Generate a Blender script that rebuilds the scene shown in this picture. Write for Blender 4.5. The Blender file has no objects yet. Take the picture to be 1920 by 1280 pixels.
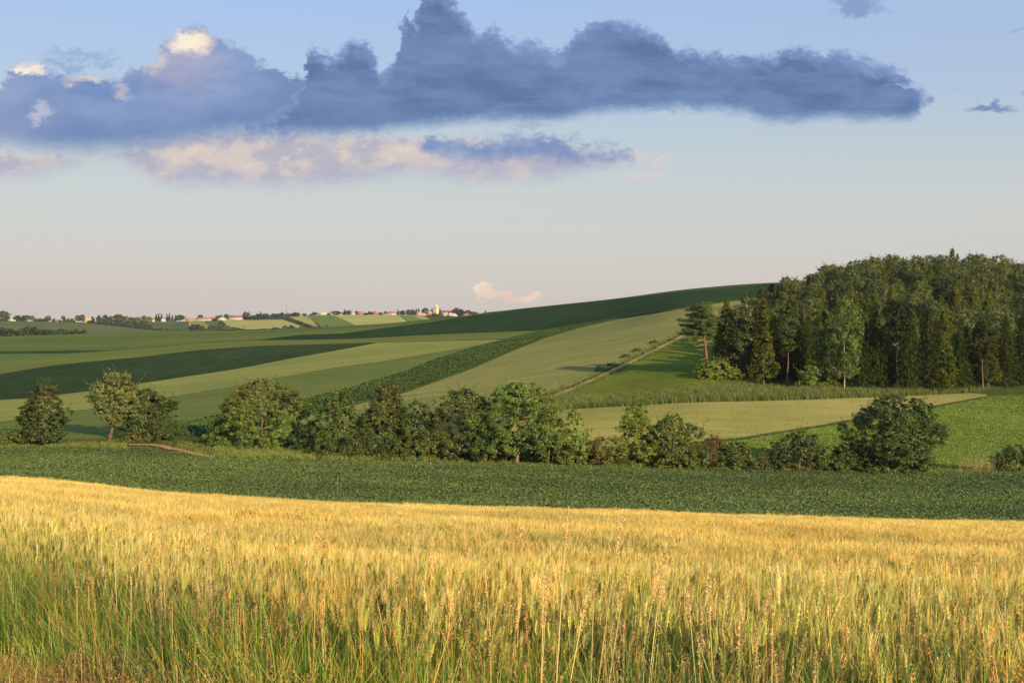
import bpy, math, random
import numpy as np
from mathutils import Vector

SC = bpy.context.scene
COL = SC.collection
PI = math.pi
F = 2133.0            # focal length in pixels of the 1920 px wide photograph
PITCH = math.radians(1.02)
CP, SP = math.cos(PITCH), math.sin(PITCH)

# ------------------------------------------------------------------ camera
cd = bpy.data.cameras.new('camera'); cam = bpy.data.objects.new('camera', cd); COL.objects.link(cam)
cd.sensor_width = 36.0; cd.lens = F / 1920 * 36.0
cd.clip_start = 0.1; cd.clip_end = 60000
cam.location = (0, 0, 0); cam.rotation_euler = (PI/2 - PITCH, 0, 0)
SC.camera = cam
SC.view_settings.view_transform = 'Standard'; SC.view_settings.look = 'None'
EXPO = 0.4
SC.view_settings.exposure = EXPO; SC.view_settings.gamma = 1.0
SC.cycles.max_bounces = 6; SC.cycles.diffuse_bounces = 3; SC.cycles.transmission_bounces = 3
SC.cycles.use_denoising = True

# ------------------------------------------------------------------ sun
SUN_PHI, SUN_EL = math.radians(33), math.radians(17)     # behind the camera to the right, low
sd = bpy.data.lights.new('sun', 'SUN'); sun = bpy.data.objects.new('sun', sd); COL.objects.link(sun)
sd.energy = 4.8; sd.angle = math.radians(0.5); sd.color = (1.0, 0.79, 0.50)
dvec = Vector((-math.sin(SUN_PHI)*math.cos(SUN_EL), math.cos(SUN_PHI)*math.cos(SUN_EL), -math.sin(SUN_EL)))
sun.rotation_euler = dvec.to_track_quat('-Z', 'Y').to_euler()

def lin(h):
    h = h.lstrip('#'); out = []
    for i in (0, 2, 4):
        c = int(h[i:i+2], 16) / 255
        out.append(c/12.92 if c <= 0.04045 else ((c+0.055)/1.055)**2.4)
    return tuple(out)

# pixel of the photograph -> slopes (x/y, z/y) of its ray in the world
def ray(px, py):
    dx = (np.asarray(px, float) - 960) / F; dy = (640 - np.asarray(py, float)) / F
    Y = CP + dy*SP
    return dx / Y, (-SP + dy*CP) / Y

# ------------------------------------------------------------------ node helper
class NT:
    def __init__(s, tree): s.t = tree; s.n = tree.nodes; s.l = tree.links
    def new(s, typ, **kw):
        n = s.n.new(typ)
        for k, v in kw.items(): setattr(n, k, v)
        return n
    def put(s, sock, v):
        if isinstance(v, bpy.types.NodeSocket): s.l.new(v, sock)
        elif v is not None:
            if hasattr(sock.default_value, '__len__') and not hasattr(v, '__len__'): v = (v,)*len(sock.default_value)
            if hasattr(v, '__len__') and len(sock.default_value) == 4 and len(v) == 3: v = (*v, 1)
            sock.default_value = v
    def m(s, op, a, b=None, c=None, clamp=False):
        n = s.new('ShaderNodeMath', operation=op, use_clamp=clamp)
        for i, v in enumerate((a, b, c)):
            if v is not None: s.put(n.inputs[i], v)
        return n.outputs[0]
    def vm(s, op, a, b=None):
        n = s.new('ShaderNodeVectorMath', operation=op)
        s.put(n.inputs[0], a)
        if b is not None: s.put(n.inputs[3] if op == 'SCALE' else n.inputs[1], b)
        return n.outputs[0]
    def mix(s, f, a, b, mode='MIX'):
        n = s.new('ShaderNodeMix', data_type='RGBA', blend_type=mode)
        s.put(n.inputs[0], f); s.put(n.inputs[6], a); s.put(n.inputs[7], b)
        return n.outputs[2]
    def ramp(s, f, pts, interp='LINEAR'):
        n = s.new('ShaderNodeValToRGB'); r = n.color_ramp; r.interpolation = interp
        while len(r.elements) > 1: r.elements.remove(r.elements[-1])
        r.elements[0].position = pts[0][0]; r.elements[0].color = (*pts[0][1], 1)
        for p, c in pts[1:]:
            e = r.elements.new(p); e.color = (*c, 1)
        s.put(n.inputs[0], f); return n.outputs[0]
    def noise(s, vec, scale, detail=4, rough=0.55, dist=0.0, col=False):
        n = s.new('ShaderNodeTexNoise'); s.put(n.inputs['Vector'], vec)
        n.inputs['Scale'].default_value = scale; n.inputs['Detail'].default_value = detail
        n.inputs['Roughness'].default_value = rough; n.inputs['Distortion'].default_value = dist
        return n.outputs[1 if col else 0]
    def smooth(s, v, lo, hi, a=0.0, b=1.0):
        n = s.new('ShaderNodeMapRange', interpolation_type='SMOOTHSTEP')
        s.put(n.inputs[0], v); s.put(n.inputs[1], lo); s.put(n.inputs[2], hi); n.inputs[3].default_value = a; n.inputs[4].default_value = b
        return n.outputs[0]
    def curve(s, v, pts):
        n = s.new('ShaderNodeFloatCurve'); s.put(n.inputs['Value'], v)
        c = n.mapping; c.use_clip = True; cv = c.curves[0]
        c.clip_min_x, c.clip_max_x, c.clip_min_y, c.clip_max_y = 0, 1, -1, 1
        pts = sorted(pts)
        while len(cv.points) > 2: cv.points.remove(cv.points[1])
        cv.points[0].location = pts[0]; cv.points[1].location = pts[-1]
        for p in pts[1:-1]: cv.points.new(*p)
        for p in cv.points: p.handle_type = 'VECTOR'
        c.update(); return n.outputs[0]

# ------------------------------------------------------------------ sky with its clouds, laid out by compass bearing and height
W = bpy.data.worlds.new('World'); SC.world = W; W.use_nodes = True
SKY_STRENGTH = 0.1
KS = SKY_STRENGTH*2**EXPO          # display colours -> sky radiance
def build_world():
    T = NT(W.node_tree); T.n.clear()
    out = T.new('ShaderNodeOutputWorld'); bg = T.new('ShaderNodeBackground'); bg.inputs[1].default_value = SKY_STRENGTH
    T.l.new(bg.outputs[0], out.inputs[0])
    tc = T.new('ShaderNodeTexCoord'); sx = T.new('ShaderNodeSeparateXYZ'); T.l.new(tc.outputs['Generated'], sx.inputs[0])
    X, Y, Z = sx.outputs
    Ys = T.m('MAXIMUM', Y, 0.08)
    u = T.m('MULTIPLY_ADD', T.m('DIVIDE', X, Ys), F/1000, 0.96)         # about 0..1.92 across the photographed part
    w = T.m('MULTIPLY', T.m('DIVIDE', Z, Ys), F/1000)                   # 0 at the horizon, about 0.6 at the top
    front = T.smooth(Y, 0.25, 0.5)
    sky = T.new('ShaderNodeTexSky', sky_type='NISHITA', sun_disc=False)
    sky.sun_elevation = SUN_EL; sky.sun_rotation = PI - SUN_PHI; sky.dust_density = 1.5; sky.air_density = 1.0
    hz = T.m('SQRT', T.m('ADD', T.m('MULTIPLY', X, X), T.m('MULTIPLY', Y, Y)))
    el = T.m('ARCTAN2', Z, hz)
    g = T.ramp(T.m('DIVIDE', el, PI/2), [
        (0.0, lin('#d8cec6')), (0.025, lin('#d4cec8')), (0.06, lin('#cfd2cf')), (0.095, lin('#c3d0d6')),
        (0.135, lin('#b3cae6')), (0.18, lin('#a8c5f2')), (0.27, lin('#97b9ee')), (0.5, lin('#6d95d4')), (1.0, lin('#4f7cc4'))])
    # bluer in the left part of the view, greyer to the right
    side = T.smooth(u, 0.3, 2.0)
    g = T.mix(T.m('MULTIPLY', side, T.smooth(w, 0.2, 0.6, 0, 0.42)), g, lin('#a9bbda'))
    g = T.mix(T.m('MULTIPLY', T.smooth(u, 0.9, 0.0), T.smooth(w, 0.22, 0.0, 0, 0.35)), g, lin('#d8c8c0'))
    g = T.vm('SCALE', g, 1/KS)
    base = T.mix(0.9, sky.outputs[0], g)
    cu = T.new('ShaderNodeCombineXYZ'); T.put(cu.inputs[0], u); T.put(cu.inputs[1], w)
    P = cu.outputs[0]
    Pf = T.vm('MULTIPLY', P, (1, 1.5, 1))
    nA = T.noise(Pf, 9, 6, 0.6, col=True); nB = T.noise(Pf, 34, 6, 0.62, col=True)
    dis = T.vm('ADD', T.vm('SCALE', T.vm('SUBTRACT', nA, (.5, .5, .5)), 0.10), T.vm('SCALE', T.vm('SUBTRACT', nB, (.5, .5, .5)), 0.055))
    def prof(pts):
        r = []
        for px, py in pts:
            a, e = ray(px, py); r.append(((float(a)*F/1000 + 0.96 + 0.1) / 2.2, float(e)*F/1000))
        return r
    fine = T.noise(T.vm('ADD', Pf, T.vm('SCALE', nB, 0.02)), 48, 8, 0.72); mid = T.noise(Pf, 12, 5, 0.6); big = T.noise(T.vm('MULTIPLY', P, (1, 2.2, 1)), 5, 4, 0.55)
    def cloud(col, top, bot, colour, softt=0.012, softb=0.02, amt=1.0, dk=1.0, ragged=0.02):
        D = T.vm('SCALE', dis, dk); sD = T.new('ShaderNodeSeparateXYZ'); T.l.new(D, sD.inputs[0])
        uu = T.m('DIVIDE', T.m('ADD', T.m('ADD', u, sD.outputs[0]), 0.1), 2.2)
        ww = T.m('ADD', w, sD.outputs[1])
        a = T.m('SUBTRACT', T.curve(uu, prof(top)), ww); b = T.m('SUBTRACT', T.m('ADD', w, T.m('MULTIPLY', sD.outputs[1], 0.34)), T.curve(uu, prof(bot)))
        rag = T.m('MULTIPLY', T.m('SUBTRACT', fine, 0.5), ragged)
        al = T.m('MULTIPLY', T.smooth(T.m('ADD', a, rag), -softt*.5, softt*.7), T.smooth(T.m('ADD', b, T.m('MULTIPLY', rag, .4)), -softb*.7, softb*.7))
        al = T.m('MULTIPLY', T.m('MULTIPLY', al, front), amt)
        return T.mix(al, col, T.vm('SCALE', colour(a, b, ww, uu), 1/KS))
    def blob(cx, cy, rx, ry, soft=0.6):
        a, e = ray(cx, cy); c = (float(a)*F/1000+.96, float(e)*F/1000, 0)
        v = T.vm('SUBTRACT', T.vm('ADD', P, T.vm('MULTIPLY', dis, (1, 1, 0))), c)
        v = T.vm('MULTIPLY', v, (1000/rx, 1000/ry, 0))
        n = T.new('ShaderNodeVectorMath', operation='LENGTH'); T.l.new(v, n.inputs[0])
        return T.smooth(n.outputs[1], 1.0, 1.0-soft)
    # pink band of lit cloud bases
    def c_pink(a, b, ww, uu):
        c = T.mix(T.smooth(mid, 0.42, 0.62), lin('#b7b4c4'), lin('#d8cac2'))
        c = T.mix(T.smooth(T.noise(Pf, 20, 5, 0.6), 0.5, 0.68, 0, .8), c, lin('#ead6c6'))
        return T.mix(T.smooth(b, 0.045, 0.0, 0, 0.45), c, lin('#a9aecb'))
    base = cloud(base, [(-90, 290), (0, 290), (100, 284), (200, 290), (250, 268), (350, 250), (430, 244), (520, 246), (600, 248), (640, 246), (700, 255), (790, 250), (850, 250), (1000, 255), (1060, 262), (1100, 272), (1190, 286), (1212, 292), (1215, 400), (2000, 400)],
                 [(-90, 345), (0, 335), (80, 325), (150, 302), (225, 296), (250, 312), (290, 338), (360, 346), (450, 346), (520, 350), (600, 346), (660, 340), (760, 326), (840, 332), (870, 340), (950, 340), (1040, 332), (1100, 320), (1150, 310), (1200, 292), (1215, 200), (2000, 200)], c_pink, 0.024, 0.032, 0.93, 0.6, 0.08)
    # small warm puffs and the little cumulus on the skyline
    for q in ((1245, 302, 42, 12, .75), (1190, 328, 60, 11, .6), (1225, 331, 50, 9, .6), (1185, 285, 50, 9, .5), (155, 328, 50, 8, .3)):
        base = T.mix(T.m('MULTIPLY', blob(*q[:4], 0.9), T.m('MULTIPLY', front, q[4])), base, T.vm('SCALE', lin('#e2cfc8'), 1/KS))
    for q in ((912, 548, 26, 20, .9, '#f6dac2'), (905, 540, 15, 13, .8, '#fbe2c8'), (932, 558, 34, 14, .85, '#f0d2bf'), (962, 562, 34, 9, .8, '#ecccbb'), (988, 555, 22, 14, .9, '#f6d8c2'), (900, 566, 26, 8, .5, '#dccac6')):
        base = T.mix(T.m('MULTIPLY', T.smooth(T.m('ADD', blob(q[0], q[1], q[2]*1.35, q[3]*1.35, 0.95), T.m('MULTIPLY', T.m('SUBTRACT', fine, .5), .9)), .25, .7), T.m('MULTIPLY', front, q[4])), base, T.vm('SCALE', lin(q[5]), 1/KS))
    # darker blue sheet over the right of the pink band
    def c_sheet(a, b, ww, uu):
        return T.mix(T.smooth(mid, 0.35, 0.7), lin('#6f8dbd'), lin('#8ea7cf'))
    base = cloud(base, [(-90, 500), (780, 500), (795, 258), (805, 246), (850, 252), (900, 258), (940, 248), (1000, 252), (1060, 254), (1090, 266), (1130, 272), (1190, 286), (1200, 500), (2000, 500)],
                 [(-90, 100), (780, 100), (795, 284), (850, 297), (950, 300), (1100, 299), (1190, 290), (1200, 100), (2000, 100)], c_sheet, 0.026, 0.026, 0.85, 0.8, 0.08)
    base = cloud(base, [(-90, 500), (490, 500), (510, 252), (560, 236), (620, 236), (650, 246), (665, 500), (2000, 500)],
                 [(-90, 100), (490, 100), (510, 262), (560, 264), (620, 262), (650, 262), (665, 100), (2000, 100)], c_sheet, 0.03, 0.03, 0.6, 0.8, 0.06)
    # left cloud with the sunlit head
    def c_left(a, b, ww, uu):
        c = T.mix(T.smooth(big, 0.35, 0.65), lin('#6e8bbd'), lin('#8fa3cb'))
        c = T.mix(T.smooth(uu, 0.24, 0.31, 0, .75), c, lin('#6981b0'))
        c = T.mix(T.smooth(b, 0.09, 0.0, 0, 0.8), c, lin('#6e88b6'))
        c = T.mix(T.smooth(uu, 0.13, 0.02, 0, 0.5), c, lin('#9ba7c8'))
        c = T.mix(T.m('MULTIPLY', blob(345, 130, 110, 75, 0.95), 0.45), c, lin('#c9bccb'))
        cream = T.mix(T.smooth(mid, 0.35, 0.6), lin('#f1dccb'), lin('#fff0d8'))
        for q in ((362, 72, 64, 42, .7, 1.0), (52, 134, 46, 17, .6, .95), (160, 148, 62, 18, .8, .6), (228, 168, 30, 20, .95, .35), (300, 112, 30, 28, .9, .5)):
            c = T.mix(T.m('MULTIPLY', blob(*q[:5]), q[5]), c, cream)
        return c
    base = cloud(base, [(-90, 150), (0, 165), (15, 150), (30, 130), (45, 123), (70, 126), (100, 140), (130, 135), (160, 140), (200, 150), (232, 150), (240, 128), (285, 118), (305, 92), (312, 68), (335, 60), (345, 47), (365, 41), (390, 48), (410, 72), (440, 88), (465, 120), (500, 133), (540, 142), (575, 150), (620, 160), (690, 175), (720, 235), (725, 600), (2000, 600)],
                 [(-90, 262), (0, 268), (100, 277), (200, 278), (300, 272), (400, 254), (500, 243), (570, 240), (640, 240), (720, 240), (725, 0), (2000, 0)], c_left, 0.014, 0.04, 0.97, 0.6, 0.05)
    base = T.mix(T.m('MULTIPLY', blob(82, 216, 34, 15, 0.9), T.m('MULTIPLY', front, 0.6)), base, T.vm('SCALE', lin('#d4d3dc'), 1/KS))
    # the long dark cloud
    def c_dark(a, b, ww, uu):
        c = T.mix(T.smooth(big, 0.36, 0.64), lin('#5b739e'), lin('#6e87b3'))
        c = T.mix(T.smooth(T.noise(T.vm('MULTIPLY', P, (1, 5, 1)), 6, 6, 0.65), 0.42, 0.62, 0, 0.4), c, lin('#7d95c2'))
        c = T.mix(T.smooth(mid, 0.5, 0.68, 0, 0.35), c, lin('#50699a'))
        c = T.mix(T.smooth(T.m('ADD', a, T.m('MULTIPLY', T.m('SUBTRACT', fine, .5), .08)), 0.035, 0.0, 0, 0.7), c, lin('#8ba4d2'))
        c = T.mix(T.smooth(b, 0.025, 0.0, 0, 0.5), c, lin('#5f80b4'))
        return T.mix(T.smooth(fine, 0.5, 0.8, 0, 0.18), c, lin('#8ba2cf'))
    base = cloud(base, [(-90, 600), (430, 600), (450, 240), (500, 222), (540, 204), (560, 182), (570, 150), (574, 100), (582, 88), (600, 94), (620, 102), (640, 103), (655, 86), (680, 82), (698, 96), (704, 125), (712, 136), (728, 122), (742, 104), (756, 84), (770, 78), (760, 56), (750, 40), (756, 16), (768, 0), (790, -12), (830, -20), (876, -12), (872, 30), (880, 56), (905, 54), (930, 48), (938, 70), (960, 74), (1005, 74), (1020, 84), (1030, 94), (1058, 98), (1072, 80), (1090, 55), (1115, 44), (1140, 35), (1180, 44), (1225, 60), (1250, 74), (1275, 93), (1350, 98), (1430, 101), (1510, 100), (1545, 106), (1560, 98), (1580, 101), (1620, 116), (1660, 120), (1695, 136), (1712, 160), (1722, 185), (1727, 205), (1735, 600), (2000, 600)],
                 [(-90, 0), (430, 0), (450, 249), (500, 246), (570, 240), (640, 242), (700, 244), (780, 236), (850, 226), (900, 220), (1000, 222), (1080, 219), (1110, 210), (1200, 204), (1260, 200), (1320, 204), (1395, 207), (1415, 217), (1440, 226), (1500, 224), (1560, 219), (1620, 221), (1700, 222), (1727, 212), (1735, 0), (2000, 0)], c_dark, 0.015, 0.024, 0.98, 0.62, 0.055)
    base = T.mix(T.m('MULTIPLY', blob(1700, 166, 42, 9, 0.9), T.m('MULTIPLY', front, 0.8)), base, T.vm('SCALE', lin('#a3b8dc'), 1/KS))
    base = T.mix(T.m('MULTIPLY', blob(1718, 192, 26, 22, 0.7), T.m('MULTIPLY', front, 0.7)), base, T.vm('SCALE', lin('#6883b8'), 1/KS))
    # stray dark scraps
    for q in ((1845, 199, 62, 15, .85), (1605, 6, 60, 26, .6), (1640, 22, 60, 12, .3), (150, 102, 90, 14, .35), (120, 124, 60, 14, .4), (195, 118, 44, 9, .35), (1900, 60, 22, 8, .25), (1915, 170, 16, 6, .5), (990, 232, 60, 9, .3), (1240, 214, 50, 8, .3)):
        base = T.mix(T.m('MULTIPLY', T.m('MULTIPLY', blob(*q[:4], 0.7), q[4]), front), base, T.vm('SCALE', lin('#7089b9'), 1/KS))
    T.put(bg.inputs[0], base)
build_world()

# ------------------------------------------------------------------ terrain
def pchip(x, y, xi):
    x = np.asarray(x, float); y = np.asarray(y, float); h = np.diff(x); d = np.diff(y)/h
    m = np.zeros_like(y); m[0] = d[0]; m[-1] = d[-1]
    for i in range(1, len(x)-1):
        if d[i-1]*d[i] > 0:
            w1 = 2*h[i]+h[i-1]; w2 = h[i]+2*h[i-1]; m[i] = (w1+w2)/(w1/d[i-1]+w2/d[i])
    k = np.clip(np.searchsorted(x, xi)-1, 0, len(x)-2); t = (xi-x[k])/h[k]; t = np.clip(t, 0, 1)
    return (2*t**3-3*t*t+1)*y[k]+(t**3-2*t*t+t)*h[k]*m[k]+(-2*t**3+3*t*t)*y[k+1]+(t**3-t*t)*h[k]*m[k+1]

EDGE = ([-500, 0, 167, 273, 353, 533, 640, 960, 1280, 1493, 1920, 2500], [870, 891, 903, 915, 922, 932, 938.5, 947, 957.5, 964, 975, 990])
def edge_py(px): return np.interp(px, *EDGE)
def zr(px, py, Y): return float(ray(px, py)[1]) * Y
WY = 75.0                                   # the wheat field ends here
COLS = {
 -500: [(170, 836), (195, 815), (235, 790), (330, 752), (440, 707), (640, 664), (850, 634), (1100, 636), (1300, 628), (1700, 602), (1900, 603), (2400, 601), (3500, 606)],
 0:    [(170, 838), (190, 820), (235, 791), (320, 749), (430, 701), (640, 661), (850, 631), (1100, 634), (1300, 628), (1700, 602), (1900, 603), (2400, 602), (3500, 606)],
 170:  [(170, 840), (190, 822), (240, 783), (325, 737), (430, 698), (560, 667), (660, 657), (850, 626), (1100, 631), (1300, 626), (1700, 606), (1900, 607), (2300, 604), (3000, 607)],
 300:  [(170, 848), (190, 824), (230, 798), (330, 748), (430, 709), (540, 665), (660, 651), (850, 622), (1100, 627), (1400, 623), (1700, 620), (1800, 620), (2300, 603), (3000, 606)],
 450:  [(170, 860), (195, 838), (262, 777), (360, 721), (470, 690), (560, 650), (690, 639), (850, 620), (1100, 626), (1700, 616), (2300, 599), (3000, 605)],
 600:  [(170, 862), (195, 840), (250, 795), (300, 742), (400, 695), (500, 664), (570, 645), (650, 637), (700, 629), (850, 614), (1100, 621), (1700, 611), (2300, 591), (3000, 598)],
 800:  [(170, 865), (195, 846), (235, 790), (320, 719), (390, 684), (500, 651), (560, 640), (640, 627.5), (780, 604), (850, 599), (1100, 608), (1700, 603), (2300, 591), (3000, 598)],
 960:  [(170, 869), (195, 851), (222, 788), (258, 757), (430, 657), (530, 634), (620, 621), (840, 580.5), (900, 579.7), (1200, 592), (1700, 600), (2300, 596), (3000, 600)],
 1150: [(170, 873), (195, 854), (230, 775), (262, 746), (330, 690), (420, 641), (600, 597.5), (820, 560.5), (900, 560), (1200, 575), (3000, 600)],
 1300: [(172, 876), (195, 852), (235, 766), (265, 728), (300, 699), (330, 680), (430, 622), (570, 572), (800, 542), (900, 541), (1200, 555), (3000, 600)],
 1450: [(172, 880), (195, 852), (245, 761), (270, 735), (300, 711), (330, 690), (400, 643), (450, 612), (520, 586), (650, 554), (800, 531), (900, 530), (1200, 545), (3000, 600)],
 1600: [(172, 884), (195, 862), (255, 753), (280, 728), (330, 682), (390, 626), (450, 580), (520, 556), (700, 535), (800, 526), (1200, 535), (3000, 600)],
 1750: [(172, 884), (185, 872), (265, 752), (285, 733), (330, 692), (390, 624), (450, 568), (520, 545), (700, 532), (900, 524), (1200, 535), (3000, 600)],
 1920: [(172, 884), (184, 877), (285, 741), (312, 716), (360, 682), (420, 627), (480, 578), (540, 558), (700, 540), (900, 528), (1200, 535), (3000, 600)],
 2500: [(172, 890), (184, 880), (285, 741), (312, 716), (360, 682), (420, 640), (480, 600), (540, 575), (700, 555), (900, 540), (1200, 545), (3000, 600)],
}
TY = np.concatenate([np.linspace(0, 10, 21)[:-1], np.geomspace(10, 4500, 420)])
TPX = np.arange(-500, 2501, 10.0)
def build_table():
    zs = []
    for px, pts in COLS.items():
        e = float(edge_py(px)); r = float(ray(px, e)[1])
        L = [(0, -1.72), (2, -1.8), (5, -2.3), (14, r*14-0.9-0.70), (30, r*30-0.95-0.42), (WY, r*WY-1.08), (98, r*98-0.95)]
        L += [(Y, zr(px, py, Y)) for Y, py in pts]
        L += [(4500, -25)]
        a = np.array(L); zs.append(pchip(a[:, 0], a[:, 1], TY))
    zs = np.array(zs)                               # columns x TY
    cx = np.array(list(COLS.keys()), float)
    tab = np.zeros((len(TPX), len(TY)))
    for j in range(len(TY)): tab[:, j] = pchip(cx, zs[:, j], TPX)
    # smooth across the columns so that no ridge follows a column
    k = np.exp(-np.linspace(-2, 2, 9)**2); k /= k.sum()
    pad = np.pad(tab, ((4, 4), (0, 0)), mode='edge')
    return sum(k[i]*pad[i:i+len(TPX)] for i in range(9))
TAB = build_table()
_h1 = lambda x, y, s, p: np.sin(x/s+p)*np.cos(y/s*1.13-p*1.7)
def tz(x, y):
    x = np.asarray(x, float); y = np.asarray(y, float)
    yy = np.clip(y, 0.5, 4499); px = np.clip(x/yy*F*CP + 960, -500, 2499.9)
    near = np.clip(y/14.0, 0, 1); px = px*near + 960*(1-near)*0.0 + (1-near)*np.clip(960+x*60, -500, 2499)
    i = (px+500)/10; i0 = i.astype(int); fi = i-i0
    j = np.clip(np.searchsorted(TY, yy, side='right')-1, 0, len(TY)-2); fj = (yy-TY[j])/(TY[j+1]-TY[j])
    z = (TAB[i0, j]*(1-fi)*(1-fj)+TAB[i0+1, j]*fi*(1-fj)+TAB[i0, j+1]*(1-fi)*fj+TAB[i0+1, j+1]*fi*fj)
    bump = 0.03*_h1(x, y, 1.3, .4)+0.05*_h1(x, y, 3.1, 1.9)
    return z + bump*np.clip(y/6, 0, 1)*np.clip(1-(y-80)/60, 0, 1)
RY = np.concatenate([np.linspace(3, 60, 115), np.geomspace(60.5, 3400, 1100)])
def hit(px, py, ymin=0.0, h=0.0):
    """where the sight line of a photo pixel first meets the ground (raised by h)"""
    px = np.atleast_1d(np.asarray(px, float)); py = np.atleast_1d(np.asarray(py, float))
    a, e = ray(px, py); Ys = RY[RY >= ymin]
    g = tz(a[:, None]*Ys, np.broadcast_to(Ys, (len(px), len(Ys)))) + h - e[:, None]*Ys
    ok = g >= 0; ok[:, 0] = False; k = np.argmax(ok, 1); miss = ~ok.any(1)
    k = np.where(miss, np.argmax(g, 1), k); k = np.maximum(k, 1)
    g0 = g[np.arange(len(px)), k-1]; g1 = g[np.arange(len(px)), k]
    t = np.where(miss, 1.0, np.clip(-g0/(g1-g0+1e-9), 0, 1))
    return Ys[k-1]+(Ys[k]-Ys[k-1])*t, a

# ------------------------------------------------------------------ mesh and object helpers
def link(o, parent=None):
    COL.objects.link(o)
    if parent: o.parent = parent
    return o
def mesh_np(name, V, faces_list, mat, col=None, smooth=False, mats=None, midx=None):
    """faces_list: list of int arrays (n,k)"""
    me = bpy.data.meshes.new(name)
    V = np.asarray(V, np.float32); me.vertices.add(len(V)); me.vertices.foreach_set('co', V.ravel())
    loops = np.concatenate([f.ravel() for f in faces_list]).astype(np.int32)
    tot = np.concatenate([np.full(len(f), f.shape[1], np.int32) for f in faces_list])
    start = np.concatenate([[0], np.cumsum(tot)[:-1]]).astype(np.int32)
    me.loops.add(len(loops)); me.loops.foreach_set('vertex_index', loops)
    me.polygons.add(len(tot)); me.polygons.foreach_set('loop_start', start); me.polygons.foreach_set('loop_total', tot)
    if smooth: me.polygons.foreach_set('use_smooth', np.ones(len(tot), bool))
    for m in (mats or [mat]): me.materials.append(m)
    if midx is not None: me.polygons.foreach_set('material_index', np.asarray(midx, np.int32))
    if col is not None:
        a = me.color_attributes.new('tint', 'FLOAT_COLOR', 'POINT')
        c = np.ones((len(V), 4), np.float32); c[:, :3] = col; a.data.foreach_set('color', c.ravel())
    me.update(calc_edges=True); me.validate()
    return me
def obj(name, me, parent=None): return link(bpy.data.objects.new(name, me), parent)
def tag(o, label=None, cat=None, group=None, kind=None):
    if label: o['label'] = label
    if cat: o['category'] = cat
    if group: o['group'] = group
    if kind: o['kind'] = kind
    return o
def empty(name, loc, rz=0.0, s=1.0):
    o = link(bpy.data.objects.new(name, None)); o.location = loc; o.rotation_euler = (0, 0, rz); o.scale = (s, s, s); o.empty_display_size = 0.5
    return o

class MB:
    """collects quads and triangles with a colour per vertex"""
    def __init__(s): s.V = []; s.C = []; s.F = {3: [], 4: []}; s.n = 0
    def add(s, V, faces, col):
        V = np.asarray(V, float); s.V.append(V)
        c = np.empty((len(V), 3)); c[:] = col; s.C.append(c)
        faces = np.asarray(faces)
        s.F[faces.shape[1]].append(faces + s.n); s.n += len(V)
    def tube(s, pts, rad, col, sides=6, cap=False):
        pts = np.asarray(pts, float); rad = np.broadcast_to(rad, (len(pts),)); V = []
        for i, p in enumerate(pts):
            t = pts[min(i+1, len(pts)-1)]-pts[max(i-1, 0)]; t = t/(np.linalg.norm(t)+1e-9)
            a = np.cross(t, (0.3, 1, 0.1)); a /= np.linalg.norm(a)+1e-9; b = np.cross(t, a)
            for k in range(sides):
                th = 2*PI*k/sides; V.append(p+rad[i]*(a*math.cos(th)+b*math.sin(th)))
        Fc = [(i*sides+k, i*sides+(k+1) % sides, (i+1)*sides+(k+1) % sides, (i+1)*sides+k) for i in range(len(pts)-1) for k in range(sides)]
        s.add(V, Fc, col)
    def leaves(s, P, Nn, L, Wd, col, rng, up=None):
        """rhombic leaves, one quad each, at points P facing Nn"""
        n = len(P); Nn = Nn/(np.linalg.norm(Nn, axis=1, keepdims=True)+1e-9)
        r = rng.normal(size=(n, 3)) if up is None else up
        a = np.cross(Nn, r); a /= np.linalg.norm(a, axis=1, keepdims=True)+1e-9; b = np.cross(Nn, a)
        L = np.broadcast_to(L, (n,))[:, None]; Wd = np.broadcast_to(Wd, (n,))[:, None]
        V = np.stack([P-a*L/2, P+b*Wd/2+Nn*Wd*.12, P+a*L/2, P-b*Wd/2+Nn*Wd*.12], 1).reshape(-1, 3)
        c = np.repeat(np.broadcast_to(col, (n, 3)), 4, axis=0)
        s.V.append(V); s.C.append(c); s.F[4].append(np.arange(4*n).reshape(n, 4)+s.n); s.n += 4*n
    def box(s, x0, x1, y0, y1, z0, z1, col):
        V = [(x, y, z) for z in (z0, z1) for y in (y0, y1) for x in (x0, x1)]
        s.add(V, [(0, 2, 3, 1), (4, 5, 7, 6), (0, 1, 5, 4), (2, 6, 7, 3), (0, 4, 6, 2), (1, 3, 7, 5)], col)
    def me(s, name, mat, smooth=False):
        fl = [np.concatenate(s.F[k]) for k in (3, 4) if s.F[k]]
        return mesh_np(name, np.concatenate(s.V), fl, mat, np.concatenate(s.C), smooth)

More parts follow.
